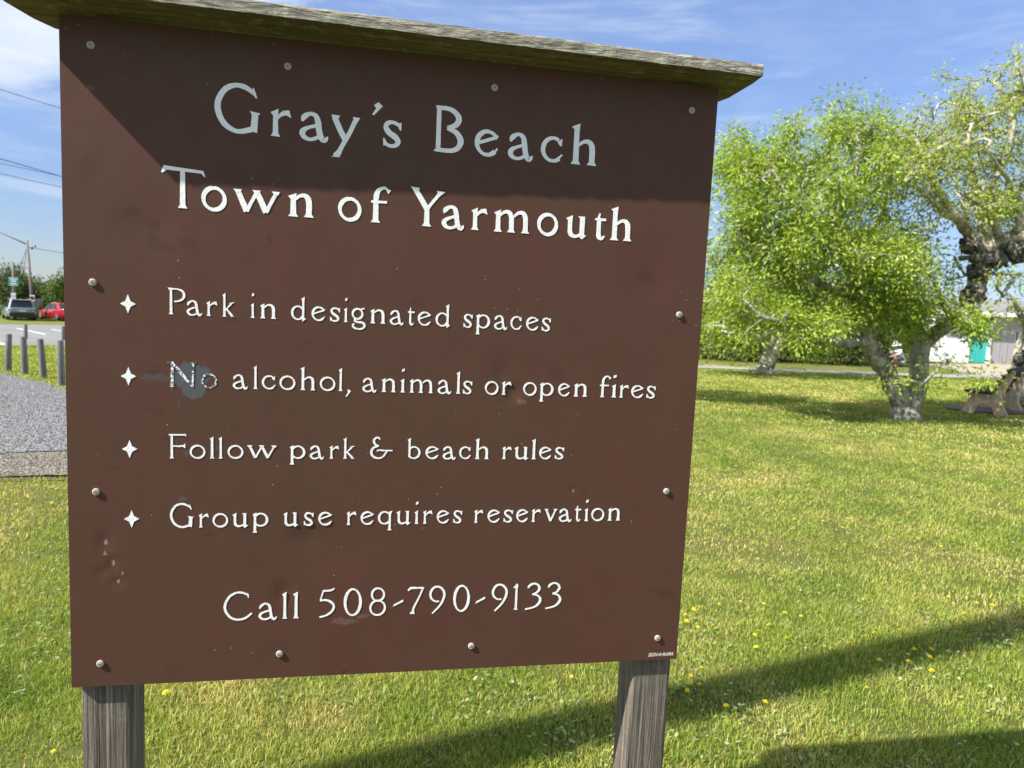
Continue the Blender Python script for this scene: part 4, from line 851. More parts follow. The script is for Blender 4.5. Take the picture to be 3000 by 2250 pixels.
def person():
    b = Gp(2622, 1074); b.z = 0; g = empty('person', b, 0, label='person in white sun hat and white shirt crouching beyond the path between the trunks', cat='person')
    # crouching, facing left (-x): joints with radii, grown with a Skin modifier
    J = [('pelvis', (.16, 0, .30), .135), ('waist', (.12, 0, .45), .12), ('chest', (.03, 0, .62), .135), ('neck', (-.03, 0, .76), .055), ('head', (-.06, 0, .84), .075), ('crown', (-.05, 0, .95), .085)]
    V = []; E = []; Rr = []
    def add(p, r, par):
        V.append(p); Rr.append(r)
        if par is not None: E.append((par, len(V)-1))
        return len(V)-1
    ids = {}; prev = None
    for n_, p, r in J: prev = add(p, r, prev); ids[n_] = prev
    for s in (-1, 1):
        hp = add((.12, s*.12, .30), .09, ids['pelvis']); k = add((-.26, s*.20, .44), .065, hp); c = add((-.12, s*.19, .22), .055, k); an = add((.0, s*.17, .07), .04, c); add((-.18, s*.18, .035), .035, an)
        sh = add((.02, s*.19, .68), .065, ids['chest']); el = add((-.14, s*.25, .50), .045, sh); wr = add((-.34, s*.18, .42), .032, el); pm = add((-.41, s*.16, .40), .034, wr)
        for q, (dx_, dz_) in enumerate(((-.085, .012), (-.095, -.005), (-.09, -.022), (-.07, -.036))):
            f1_ = add((-.41+dx_*.55, s*(.16-.012), .40+dz_), .009, pm); add((-.41+dx_, s*(.16-.02), .40+dz_-.03), .008, f1_)
        t_ = add((-.425, s*.125, .425), .010, pm); add((-.465, s*.11, .415), .009, t_)
    me = bpy.data.meshes.new('body'); me.from_pydata(V, E, []); o = link('body', me, M['skin'], g, True)
    sk = o.modifiers.new('skin', 'SKIN'); sk.use_smooth_shade = True
    lay = me.skin_vertices[0].data if me.skin_vertices else None
    if lay is None:
        bm = bmesh.new(); bm.from_mesh(me); bm.verts.layers.skin.verify(); bm.to_mesh(me); bm.free(); lay = me.skin_vertices[0].data
    for i, r in enumerate(Rr): lay[i].radius = (r, r)
    lay[0].use_root = True
    o.modifiers.new('sub', 'SUBSURF').render_levels = 1
    b_ = MB(); b_.blob((-.13, .025, .86), .014, 0).blob((-.13, -.025, .86), .014, 0).build('eyes', M['navy'], g)
    MB().blob((-.142, 0, .835), .02, 0, 1, 8, 0, (1, .7, 1)).build('nose', M['skin'], g, True)
    MB().blob((.0, 0, .87), .092, .1, 2, 12, 0, (.85, 1, 1)).build('hair', M['hair'], g, True)
    sh = MB(); prof = []
    for (c, rx, ry) in (((.20, 0, .20), .22, .24), ((.17, 0, .34), .20, .22), ((.11, 0, .48), .18, .20), ((.04, 0, .62), .175, .21), ((.0, 0, .71), .13, .17), ((-.02, 0, .775), .07, .075)):
        prof.append([(c[0]+rx*math.cos(a)*(1+.1*math.sin(3*a+c[2]*9)), c[1]+ry*math.sin(a)*(1+.08*math.cos(4*a+c[2]*7)), c[2]+.012*math.sin(5*a)) for a in [2*math.pi*k/18 for k in range(18)]])
    for q in prof: sh.v += q
    for i in range(len(prof)-1):
        for k in range(18): sh.f.append((i*18+k, i*18+(k+1) % 18, (i+1)*18+(k+1) % 18, (i+1)*18+k)); sh.m.append(0)
    for s in (-1, 1): sh.tube([(.03, s*.17, .69), (-.05, s*.235, .60), (-.12, s*.265, .50)], [.085, .085, .078], 10)
    sh.build('shirt', M['cloth'], g, True)
    sr = MB()
    for s in (-1, 1): sr.tube([(.18, s*.11, .29), (-.02, s*.165, .37), (-.16, s*.19, .42)], [.125, .105, .095], 10)
    sr.build('shorts', M['shorts'], g, True)
    ht = MB().lathe([(.27, .0), (.25, .03), (.115, .055), (.112, .12), (.09, .16), (.03, .175)], (0, 0, 0), 20).build('sun_hat', M['cloth'], g, True); ht.location = (-.05, 0, .89); ht.rotation_euler = (.05, -.22, 0)
    fl = MB().add([(.03, -.12, .92), (.03, .12, .92), (.20, .10, .82), (.20, -.10, .82), (.04, -.11, .90), (.04, .11, .90), (.19, .09, .80), (.19, -.09, .80)], [(0, 1, 2, 3), (7, 6, 5, 4), (0, 4, 5, 1), (1, 5, 6, 2), (2, 6, 7, 3), (3, 7, 4, 0)]).build('neck_flap', M['cloth'], g)
person()

# ------------------------------------------------------------------ trees: limbs grown towards tips, leaves in tufts at the tips
def grow(name, skel, tips, leaf_n, leaf_len, bark, leaf, label, group=None, rmin=0.007, rk=0.0062, kexp=0.5, step=0.22, droop=0.5, seed=1, tip_spread=0.16, wob=0.3, burls=(), cat='tree', twig=None, burl=None, bare=0.0, tone=(0.1, 0.9), leafw=0.38):
    rg = np.random.default_rng(seed); base = Vector(skel[0][0][0])
    pos = []; par = []; spec = []
    def addn(p, q, r=0.0): pos.append(np.array(p, float)); par.append(q); spec.append(r); return len(pos)-1
    for path in skel:
        pv = None
        if pos:
            d = np.linalg.norm(np.array(pos) - np.array(path[0][0]), axis=1); pv = int(d.argmin())
            if d[pv] > 0.05: pv = addn(path[0][0], pv, path[0][1])
        else: pv = addn(path[0][0], -1, path[0][1])
        for (a, ra_), (b, rb_) in zip(path, path[1:]):
            a, b = Vector(a), Vector(b); n = max(1, int((b-a).length/step + .5))
            for i in range(1, n+1):
                f = i/n; q = a.lerp(b, f)
                if i < n: q += Vector(rg.normal(0, .035*min(1, step*3), 3))
                pv = addn(q, pv, ra_+(rb_-ra_)*f)
    sk = np.array(pos); tips = np.array(tips); d0 = np.array([np.linalg.norm(sk-t, axis=1).min() for t in tips]); order = np.argsort(d0)
    buf = np.zeros((len(pos)+len(tips)*14+64, 3)); buf[:len(pos)] = sk; depth = [0]*len(pos); nsk = len(pos); ends = []
    for ti in order:
        t = tips[ti]; n0 = len(pos); dv = buf[:n0]-t; dd = np.sqrt((dv*dv).sum(1)); k = int(dd.argmin()); L_ = dd[k]
        ns = max(1, min(12, int(L_/step+.5))); a = buf[k].copy(); pv = k; off = rg.normal(0, .10*L_, 3); off[2] += .06*L_
        for i in range(1, ns+1):
            f = i/ns; q = a+(t-a)*f+off*math.sin(math.pi*f)*.6+(rg.normal(0, .02, 3) if i < ns else 0)
            buf[len(pos)] = q; pv = addn(q, pv)
        ends.append(pv)
    n = len(pos); cnt = np.zeros(n)
    for e in ends: cnt[e] += 1
    for i in range(n-1, 0, -1): cnt[par[i]] += cnt[i]
    rad = np.maximum(rmin, rk*np.maximum(cnt, 1)**kexp); sp = np.array(spec); rad = np.where(sp > 0, np.maximum(sp, rad*0.6), rad)
    for i in range(1, n): rad[i] = min(rad[i], max(rad[par[i]], sp[i]))
    ch = [[] for _ in range(n)]
    for i in range(1, n): ch[par[i]].append(i)
    mb = MB(); stack = [(0, -1)]
    root = empty(name, base, label=label, cat=cat)
    if group: root['group'] = group
    while stack:
        s, q = stack.pop(); chain = [q, s] if q >= 0 else [s]; c = s
        while ch[c]:
            kids = sorted(ch[c], key=lambda z: -rad[z]-cnt[z]*1e-6); 
            for z in kids[1:]: stack.append((z, c))
            c = kids[0]; chain.append(c)
        rr = [float(rad[z]) for z in chain]
        if q >= 0: rr[0] = min(rr[0], rr[1]*1.25)
        if len(chain) > 1:
            big = max(rr); rr[-1] *= .55
            mb.tube([Vector(pos[z])-base for z in chain], rr, 12 if big > .09 else (7 if big > .03 else 4), True, 0 if big > .06 else 1, wob if big > .03 else 0, seed)
    for (p, r) in burls:
        mb.blob(Vector(p)-base, r*.9, .55, 2.6, 18, 2)
        for q in range(9): mb.blob(Vector(p)-base+Vector(rg.normal(0, r*.55, 3)), r*rg.uniform(.18, .38), .6, 3, 8, 2)
    mb.build('trunk', [M[bark], M[twig or bark], M[burl or bark]], root, True, recalc=False)
    # leaves
    E = np.array([buf[e] for e in ends]); 
    if bare > 0: E = E[rg.random(len(E)) > bare]
    m_ = len(E); nl = rg.integers(max(1, int(leaf_n*.5)), int(leaf_n*1.5)+1, m_); tot = int(nl.sum()); idx = np.repeat(np.arange(m_), nl)
    c = E[idx]+rg.normal(0, tip_spread, (tot, 3))*np.array([1, 1, .8])
    out = c-E[idx]; out /= (np.linalg.norm(out, axis=1, keepdims=True)+1e-6)
    d = out+rg.normal(0, .5, (tot, 3)); d[:, 2] -= droop; d /= np.linalg.norm(d, axis=1, keepdims=True)
    s = np.cross(d, np.array([0, 0, 1.0])+rg.normal(0, .8, (tot, 3))); s /= (np.linalg.norm(s, axis=1, keepdims=True)+1e-9); nn = np.cross(d, s)
    ln = leaf_len*rg.uniform(.6, 1.25, (tot, 1)); w = ln*leafw*rg.uniform(.75, 1.15, (tot, 1))
    v0 = c; v1 = c+d*ln*.5+s*w*.5+nn*ln*.08; v2 = c+d*ln+nn*ln*-.12; v3 = c+d*ln*.5-s*w*.5+nn*ln*.08
    V = np.stack([v0, v1, v2, v3], 1).reshape(-1, 3)-np.array(base); q = np.arange(tot)*4
    tn = np.clip(rg.normal((tone[0]+tone[1])/2, (tone[1]-tone[0])/4, m_)[idx]+rg.normal(0, .10, tot), 0, 1); col = np.repeat(tn, 4)[:, None].repeat(3, 1)
    F = [np.stack([q, q+1, q+2], 1), np.stack([q, q+2, q+3], 1)]
    link('crown', mesh_np('crown', V, F, col), M[leaf], root)
    return root
KEEP_CLEAR = [(2195, 935, 2335, 1112), (2500, 925, 2610, 1110), (2500, 1015, 2745, 1240), (2580, 972, 2668, 1096), (2836, 978, 2905, 1070)]   # gaps where the stems, the crouching person and the door show
def cloud(specs, seed, per=9, spread=.12):
    """tip points inside ellipsoids given as (u, v, D, ru px, rv px, rd m, count), bunched into clumps"""
    rg = np.random.default_rng(seed); T = []
    for (u, v, D, ru, rv, rd, cnt) in specs:
        nc = max(3, int(cnt/per)); cen = rg.normal(0, 1, (nc, 3)); cen /= np.linalg.norm(cen, axis=1, keepdims=True); cen *= rg.random((nc, 1))**(1/2.4)
        for i in range(cnt):
            q = cen[rg.integers(nc)]+rg.normal(0, spread, 3); a, b = u+q[0]*ru, v+q[1]*rv
            if D < 24 and cnt > 12 and any(x0 < a < x1 and y0 < b < y1 for x0, y0, x1, y1 in KEEP_CLEAR): continue
            T.append(tuple(P(a, b, D+q[2]*rd)))
    return T
D1 = 11.8
def pth(*a): return [(tuple(P(u, v, d)), r) for u, v, d, r in a]
gb_ = Gp(2655, 1236)
def oak_pair():
    b = (2655, 1240, D1)
    sk = [pth((*b, .265), (2646, 1195, D1, .205), (2630, 1150, D1, .15), (2600, 1095, D1-.1, .135), (2565, 1045, D1-.2, .125), (2540, 1000, D1-.3, .12), (2522, 950, D1-.3, .11), (2518, 880, D1-.2, .10), (2495, 800, D1-.1, .095), (2472, 730, D1, .085), (2455, 650, D1+.2, .07), (2425, 560, D1+.3, .05), (2400, 470, D1+.4, .03)),
          pth((2540, 1000, D1-.3, .1), (2480, 1006, D1-.6, .085), (2410, 1000, D1-.9, .06), (2330, 960, D1-1.2, .045), (2240, 930, D1-1.4, .03)),
          pth((2518, 880, D1-.2, .09), (2440, 850, D1-.5, .07), (2350, 800, D1-.7, .05), (2260, 740, D1-.8, .035), (2170, 700, D1-.9, .02)),
          pth((2495, 800, D1-.1, .08), (2540, 720, D1+.3, .06), (2590, 620, D1+.6, .045), (2610, 520, D1+.7, .03)),
          pth((2472, 730, D1, .07), (2400, 660, D1-.5, .05), (2320, 590, D1-.8, .035), (2260, 500, D1-1, .02)),
          pth((2455, 650, D1+.2, .06), (2500, 540, D1-.2, .04), (2520, 440, D1-.3, .02)),
          pth((2658, 1200, D1, .18), (2685, 1150, D1+.05, .16), (2692, 1090, D1+.1, .150), (2694, 1040, D1+.1, .145), (2705, 1005, D1+.1, .14), (2745, 975, D1+.1, .125), (2790, 945, D1, .12), (2828, 915, D1-.1, .13), (2846, 880, D1-.1, .15), (2862, 835, D1, .15), (2876, 780, D1, .155), (2884, 740, D1, .15)),
          pth((2705, 1005, D1+.1, .08), (2690, 940, D1+.3, .06), (2660, 860, D1+.4, .04), (2650, 790, D1+.5, .025)),
          pth((2790, 945, D1, .06), (2760, 880, D1-.5, .05), (2720, 800, D1-.7, .03)),
          # the gnarled grey right-hand crown
          pth((2884, 740, D1, .14), (2858, 700, D1, .11), (2815, 655, D1-.2, .085), (2780, 610, D1-.3, .07), (2745, 560, D1-.4, .06), (2725, 500, D1-.5, .045), (2690, 440, D1-.6, .03), (2655, 400, D1-.7, .015)),
          pth((2815, 655, D1-.2, .06), (2760, 620, D1-.6, .045), (2700, 555, D1-.9, .03), (2650, 530, D1-1.1, .015)),
          pth((2884, 740, D1, .12), (2885, 680, D1+.2, .10), (2880, 600, D1+.3, .08), (2850, 520, D1+.3, .06), (2830, 440, D1+.3, .045), (2840, 350, D1+.4, .025)),
          pth((2880, 600, D1+.3, .06), (2920, 520, D1, .05), (2960, 430, D1-.2, .035), (2975, 330, D1-.3, .02)),
          pth((2884, 740, D1, .13), (2930, 700, D1-.2, .11), (2975, 690, D1-.3, .10), (3040, 700, D1-.4, .08), (3130, 640, D1-.4, .05)),
          pth((2930, 700, D1-.2, .07), (2900, 640, D1-.6, .055), (2860, 590, D1-.9, .04), (2800, 560, D1-1.1, .025)),
          pth((2975, 690, D1-.3, .06), (2990, 600, D1-.5, .05), (2950, 520, D1-.8, .035), (2900, 450, D1-1, .02)),
          pth((2975, 690, D1-.3, .08), (3040, 560, D1, .05), (3080, 420, D1+.2, .03))]
    tg = cloud([(2320, 560, D1-.2, 235, 175, 1.4, 285), (2490, 470, D1+.2, 210, 160, 1.4, 285), (2450, 680, D1, 280, 180, 1.6, 350), (2300, 800, D1-.5, 240, 150, 1.4, 200), (2620, 760, D1+.1, 180, 210, 1.3, 220), (2200, 470, D1-.3, 90, 90, .7, 70), (2690, 920, D1-.3, 150, 90, 1.0, 110),
                (2310, 375, D1, 55, 75, .5, 26), (2560, 375, D1+.2, 70, 60, .5, 30), (2450, 355, D1+.2, 60, 60, .5, 26), (2200, 590, D1-.6, 90, 170, .8, 60), (2560, 900, D1-.8, 150, 90, .6, 60), (2800, 960, D1-.9, 60, 50, .5, 26), (2870, 965, D1-1.2, 60, 30, .4, 14), (2790, 1065, D1-.8, 50, 16, .3, 6), (2905, 1110, D1-1.2, 36, 14, .2, 5), (2400, 960, D1-.9, 170, 60, .9, 90), (2640, 985, D1+.3, 90, 40, .6, 40), (2240, 950, D1-1.2, 130, 70, .8, 70), (2150, 800, D1-.8, 60, 160, .7, 60), (2608, 1112, D1-.8, 22, 12, .2, 3), (2715, 1130, D1-.6, 20, 22, .15, 3)], 5)
    grow('oak_tree', sk[:9], tg, 33, .080, 'bark', 'leaf', 'bright spring-green oak with twin lichened trunks leaning from one base on the lawn', rk=.0056, step=.2, seed=6, tip_spread=.135, droop=.45, twig='twig_grey', tone=(-.05, .9), leafw=.40)
    ts = cloud([(2830, 390, D1, 190, 130, 1.2, 300), (2960, 320, D1, 150, 150, 1.2, 260), (3100, 420, D1, 120, 250, 1.2, 180), (2705, 480, D1-.5, 110, 120, .9, 190), (2830, 560, D1-.2, 200, 140, 1.3, 400), (2990, 560, D1, 110, 150, 1.2, 130), (2760, 215, D1, 20, 55, .2, 5), (2905, 200, D1, 50, 50, .3, 14), (3000, 190, D1, 60, 90, .3, 18), (2960, 860, D1-.6, 80, 70, .6, 40), (2930, 650, D1, 150, 80, 1, 90)], 9)
    fork = [[(tuple(P(2878, 790, D1)), .15)] + sk[9]] + sk[10:]
    grow('oak_tree', fork, ts, 13, .078, 'bark_pale', 'leaf_sparse', 'gnarled grey oak crown with lichened bare twigs and sparse pale leaves at the right', rk=.0052, rmin=.0062, step=.13, seed=4, tip_spread=.10, droop=.45, bare=.36, burl='bark_burl', tone=(.0, 1.0), twig='twig_grey',
         burls=[(P(2842, 715, D1-.15), .17), (P(2950, 720, D1-.15), .20), (P(2925, 765, D1-.2), .14), (P(2868, 800, D1-.1), .19), (P(2848, 870, D1-.15), .20), (P(2830, 905, D1-.2), .16), (P(2985, 745, D1-.3), .17), (P(2862, 755, D1-.2), .13)])
oak_pair()
def pale_oak():
    D = 20.5; b = (2242, 1102, D)
    sk = [pth((*b, .28), (2240, 1072, D, .22), (2250, 1040, D, .17), (2256, 1000, D, .15), (2266, 975, D, .145), (2290, 945, D, .15), (2300, 900, D, .14), (2320, 850, D, .11), (2330, 780, D, .08)),
          pth((2242, 1080, D, .24), (2268, 1040, D-.1, .13), (2288, 1000, D-.1, .12), (2300, 965, D-.1, .12), (2330, 920, D, .11), (2380, 890, D, .08), (2450, 870, D, .05)),
          pth((2266, 975, D, .10), (2225, 990, D-.2, .08), (2170, 970, D-.3, .06), (2110, 950, D-.5, .04)),
          pth((2290, 945, D, .09), (2230, 900, D-.4, .06), (2150, 860, D-.6, .04), (2080, 830, D-.8, .02))]
    tg = cloud([(2250, 860, D, 230, 90, 2.2, 220), (2140, 960, D-.5, 120, 60, 1.4, 120), (2390, 970, D-.3, 110, 50, 1.2, 70), (2400, 880, D, 130, 90, 1.6, 90), (2200, 760, D, 180, 80, 2, 90)], 21)
    grow('oak_tree', sk, tg, 24, .12, 'bark_pale', 'leaf', 'pale-trunked oak forking low beside the path behind the green oak', rk=.011, step=.35, seed=8, tip_spread=.28, rmin=.012, tone=(.0, .75), burls=[(P(2228, 1086, D-.1), .17), (P(2252, 1090, D-.12), .14)])
pale_oak()
def right_trunk():
    D = 14.8; b = (3004, 1185, D)
    sk = [pth((*b, .24), (3000, 1100, D, .21), (2998, 1050, D, .21), (3004, 1010, D, .19), (3030, 960, D, .17), (3060, 860, D, .15), (3090, 740, D, .10), (3120, 600, D, .05)), pth((3004, 1010, D, .1), (3000, 940, D-.3, .07), (2975, 890, D-.5, .05), (2955, 860, D-.6, .03)), pth((3060, 860, D, .1), (3130, 800, D, .08), (3220, 740, D, .05))]
    tg = cloud([(3140, 650, D, 170, 200, 1.6, 140), (2975, 915, D-.5, 60, 40, .6, 20), (3180, 850, D, 120, 90, 1, 40)], 31)
    grow('oak_tree', sk, tg, 9, .11, 'bark_pale', 'leaf', 'lichen-covered oak trunk standing right behind the bench at the picture edge', rk=.009, step=.25, seed=12, tip_spread=.16, burls=[(P(2990, 1052, D-.15), .14)], burl='bark_burl')
right_trunk()
def hidden_oak():                                      # stands behind the sign; its crown shades the lawn to its right
    b = Vector((4.6, 10.6, 0)); z = lambda x, y, h, r: ((b.x+x, b.y+y, h), r)
    sk = [[z(0, 0, -.1, .3), z(.05, 0, .8, .2), z(-.2, .1, 1.6, .16), z(-.4, .2, 2.6, .12), z(-.3, .1, 3.4, .07)], [z(.0, 0, 1.3, .14), z(.5, -.3, 2.2, .1), z(.9, -.4, 3.0, .05)], [z(-.2, .1, 1.6, .1), z(-1, .6, 2.4, .07), z(-1.6, .9, 3, .03)]]
    rg = np.random.default_rng(3); T = []
    for cx, cy, cz, r, nn in ((0, 0, 3.3, 1.3, 150), (-1.1, .5, 3.0, 1.1, 100), (.6, -.5, 2.9, .9, 90), (-2.2, .3, 2.8, .9, 60)):
        for _ in range(nn):
            q = rg.normal(0, 1, 3); q *= rg.random()**.4/np.linalg.norm(q); T.append((b.x+cx+q[0]*r, b.y+cy+q[1]*r, cz+q[2]*r*.75))
    grow('oak_tree', sk, T, 20, .11, 'bark', 'leaf', 'oak standing wholly behind the sign whose shade falls across the lawn', rk=.007, step=.25, seed=15, tip_spread=.17)
hidden_oak()
# thicket behind the path: separate shrubs
def shrub(u, v, D, w, h, leaf, bark, label, seed, n=150, ln=16, ll=.16, group='shrubs in the thicket beyond the path', name='shrub', cat='shrub', tone=(.1, .9), trunk_h=.15, bare=.15, zoff=0.0):
    b = P(u, v, D); b.z = zg(b.x, b.y); rg = np.random.default_rng(seed); T = []
    for i in range(n):
        q = rg.normal(0, 1, 3); q /= np.linalg.norm(q); q *= rg.random()**.38
        k = .75+.35*noise.noise(Vector(q*2.2)+Vector((seed, 0, 0)))*1.6
        T.append((b.x+q[0]*w/2*k, b.y+q[1]*w*.4*k, max(b.z+.12, b.z+h*(.5+trunk_h*.5)+q[2]*h*(.5-trunk_h*.4)*k)))
    for i in range(int(n*.45)):
        a, q = rg.uniform(0, 6.28), rg.random()**.5; T.append((b.x+math.cos(a)*q*w*.46, b.y+math.sin(a)*q*w*.36, b.z+h*rg.uniform(.04, .38)))
    sk = [[((b.x, b.y, b.z-.1), .07*h/3), ((b.x+.1, b.y, b.z+h*.3), .05*h/3), ((b.x, b.y, b.z+h*.6), .03*h/3)]]
    for a in range(3):
        sk.append([((b.x+.02*a, b.y, b.z), .05*h/3), ((b.x+w*.2*math.cos(2.1*a+seed), b.y+w*.12*math.sin(2.1*a), b.z+h*.3), .04*h/3), ((b.x+w*.33*math.cos(2.1*a+seed), b.y+w*.2*math.sin(2.1*a), b.z+h*.6), .02*h/3)])
    return grow(name, sk, T, ln, ll, bark, leaf, label, group, rk=.007*h/3, rmin=.008, step=.4, seed=seed, tip_spread=.20*max(w, h)/4, droop=.2, cat=cat, bare=bare, tone=tone, wob=.2)
SL = ['olive shrub in the thicket at the sign edge', 'tangled shrub left of the pale-trunked oak', 'dark shrub directly behind the pale-trunked oak', 'green shrub right of the pale-trunked oak', 'deep green shrub behind the leaning trunk of the green oak', 'shrub behind the crouching person', 'shrub at the left corner of the beach building']
for k, (u, D, w, h, t) in enumerate(((2000, 29, 5.0, 3.6, (.1, .8)), (2140, 28, 4.4, 3.2, (.15, .95)), (2270, 29.5, 4.6, 3.8, (0, .7)), (2390, 28.5, 4.2, 3.4, (.1, .8)), (2500, 29.5, 4.2, 3.4, (0, .55)), (2610, 33, 4.2, 3.2, (0, .6)), (2705, 38, 3.6, 3.0, (.1, .7)))):
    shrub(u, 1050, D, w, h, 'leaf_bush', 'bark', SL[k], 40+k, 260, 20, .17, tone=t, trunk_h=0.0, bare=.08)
for k, (u, D, w, h) in enumerate(((1880, 33, 6, 4.2), (2120, 36, 7, 4.8), (2330, 37, 7, 5.2), (2520, 40, 7, 5.0))):
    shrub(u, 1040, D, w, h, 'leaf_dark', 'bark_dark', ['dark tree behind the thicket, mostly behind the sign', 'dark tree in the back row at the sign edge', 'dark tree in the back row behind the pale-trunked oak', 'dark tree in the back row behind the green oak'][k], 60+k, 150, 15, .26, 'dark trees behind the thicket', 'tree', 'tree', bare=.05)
# dark trees beyond the car park
TL = ['dark tree at the left picture edge behind the silver car', 'thin spiky tree rising behind the short pole', 'dark rounded tree just left of the leaning pole', 'dense tree behind the leaning pole', 'lighter green tree right of the leaning pole', 'dark tree behind the red car', 'tall tree against the sign edge', 'dark tree behind the sign left edge', 'low olive shrub behind the silver car roof']
for k, (u, D, w, vt, leaf, t) in enumerate(((-25, 62, 6.0, 775, 'leaf_dark', (.1, .9)), (43, 66, 2.4, 764, 'leaf_dark', (.1, .9)), (52, 60, 4.0, 800, 'leaf_dark', (.1, .8)), (100, 64, 4.6, 806, 'leaf_dark', (.1, .9)), (132, 62, 3.6, 822, 'leaf_bush', (0, .8)), (160, 66, 4.5, 835, 'leaf_dark', (.2, 1)), (192, 60, 3.6, 795, 'leaf_bush', (0, .8)), (250, 62, 5, 790, 'leaf_dark', (.1, .9)), (62, 57, 3.6, 884, 'leaf_bush', (.3, 1)))):
    h = P(u, vt, D).z-zg(P(u, vt, D).x, P(u, vt, D).y)
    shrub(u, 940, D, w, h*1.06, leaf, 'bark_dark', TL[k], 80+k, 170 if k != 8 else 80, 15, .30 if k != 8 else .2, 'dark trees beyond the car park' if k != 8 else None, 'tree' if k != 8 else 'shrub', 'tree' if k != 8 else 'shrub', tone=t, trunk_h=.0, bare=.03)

# ------------------------------------------------------------------ grass, clover, dandelions
def inpoly(x, y, poly):
    r = np.zeros(len(x), bool); n = len(poly)
    for i in range(n):
        x0, y0 = poly[i][0], poly[i][1]; x1, y1 = poly[(i+1) % n][0], poly[(i+1) % n][1]
        c = ((y0 > y) != (y1 > y)); r ^= c & (x < (x1-x0)*(y-y0)/((y1-y0) if y1 != y0 else 1e-9)+x0)
    return r
GR = [tuple(a) for a in (ea, eb, gb, gc, gd)]
def vnoise(x, y, s, seed):
    """smooth value noise on a grid, vectorised"""
    g = np.random.default_rng(seed).random((256, 256)); X = x/s+100; Y = y/s+100; i = np.floor(X).astype(int); j = np.floor(Y).astype(int); fx = X-i; fy = Y-j
    fx = fx*fx*(3-2*fx); fy = fy*fy*(3-2*fy); i %= 255; j %= 255
    return (g[i, j]*(1-fx)+g[i+1, j]*fx)*(1-fy)+(g[i, j+1]*(1-fx)+g[i+1, j+1]*fx)*fy
def scatter(n, r0, r1, a0, a1, power, rg):
    """points round the camera foot, density falling as r**-power"""
    u = rg.random(n); e = 2-power; r = (r0**e+(r1**e-r0**e)*u)**(1/e) if abs(e) > 1e-6 else r0*(r1/r0)**u
    a = np.radians(rg.uniform(a0, a1, n)); x = CAM[0]+r*np.sin(a); y = CAM[1]+r*np.cos(a); return x, y, r
ZG = np.vectorize(zg)
def lawn():
    rg = np.random.default_rng(5); Vs = []; Fs = []; Cs = []; b = 0
    for (n, r0, r1, hs, ws, pw) in ((300000, 1.6, 4.5, .66, .75, .6), (340000, 4.5, 11, .68, 1.0, 1.0), (300000, 11, 26, .72, 1.8, 1.0)):
        x, y, r = scatter(n, r0, r1, -38, 62, pw, rg)
        k = ~inpoly(x, y, GR) & (y < 21.5-.1*x*0); x, y, r = x[k], y[k], r[k]
        tuft = vnoise(x, y, .11, 1)*.6+vnoise(x, y, .45, 2)*.4; dry = vnoise(x, y, .9, 3)*.55+vnoise(x, y, .22, 4)*.45; lush = vnoise(x, y, .35, 6)
        keep = rg.random(len(x)) < np.clip(.45+1.4*(tuft-.22), .3, 1); x, y, r, tuft, dry, lush = (q[keep] for q in (x, y, r, tuft, dry, lush)); n = len(x)
        h = (.020+.028*tuft+.03*np.clip(lush-.62, 0, 1))*rg.uniform(.5, 1.35, n)*hs; w = .0032*ws*rg.uniform(.6, 1.5, n)*(1+.15*np.maximum(0, r-4))
        a = rg.uniform(0, 2*np.pi, n); ln = rg.uniform(.1, 1.1, n)*h; la = rg.uniform(0, 2*np.pi, n)
        z = ZG(x, y); B = np.stack([x, y, z], 1); S = np.stack([np.cos(a), np.sin(a), 0*a], 1)*w[:, None]/2; Ld = np.stack([np.cos(la), np.sin(la), 0*la], 1)
        mid = B+Ld*(ln*.3)[:, None]; mid[:, 2] += h*.6; tip = B+Ld*ln[:, None]; tip[:, 2] += h*rg.uniform(.75, 1, n)
        V = np.stack([B-S, B+S, mid+S*.8, mid-S*.8, tip], 1).reshape(-1, 3); q = b+np.arange(n)*5
        Fs += [np.stack([q, q+1, q+2], 1), np.stack([q, q+2, q+3], 1), np.stack([q+3, q+2, q+4], 1)]
        t = np.clip(.49+.60*(dry-.5)-.32*(lush-.5)+rg.normal(0, .15, n), 0, 1); t = np.where(rg.random(n) < .04, rg.uniform(.85, 1, n), t)
        Cs.append(np.repeat(t, 5)); Vs.append(V); b += n*5
    V = np.concatenate(Vs); C = np.concatenate(Cs)[:, None].repeat(3, 1)
    link('grass', mesh_np('grass', V, np.concatenate(Fs), C), M['grass'], kind='stuff', label='short mown lawn grass with dry patches', cat='grass')
    # clover and plantain leaves lying low in patches
    x, y, r = scatter(42000, 1.6, 12, -38, 62, 1.1, rg); p = vnoise(x, y, .5, 11)*.6+vnoise(x, y, .15, 12)*.4
    k = (p > .58) & ~inpoly(x, y, GR); x, y, r = x[k], y[k], r[k]; n = len(x); c = np.stack([x, y, ZG(x, y)+rg.uniform(.008, .035, n)], 1)
    a = rg.uniform(0, 2*np.pi, n); d = np.stack([np.cos(a), np.sin(a), rg.uniform(-.1, .7, n)], 1); s = np.stack([-np.sin(a), np.cos(a), rg.normal(0, .25, n)], 1); l = (rg.uniform(.008, .022, n))[:, None]; w = l*rg.uniform(.25, .5, n)[:, None]
    V = np.stack([c, c+d*l*.45+s*w, c+d*l, c+d*l*.45-s*w], 1).reshape(-1, 3); q = np.arange(n)*4; col = np.repeat(rg.random(n), 4)[:, None].repeat(3, 1)
    link('clover', mesh_np('clover', V, [np.stack([q, q+1, q+2], 1), np.stack([q, q+2, q+3], 1)], col), M['weed'], kind='stuff', label='low broad weed leaves in patches among the grass', cat='clover')
    # longer verge grass on the strip between gravel and road, and tussocks of rank grass
    x0, x1 = Gp(-300, 1050), Gp(420, 1050); n = 26000; fx = rg.random(n); yy = rg.uniform(11.5, 22.5, n); x = -16+16*fx; y = yy
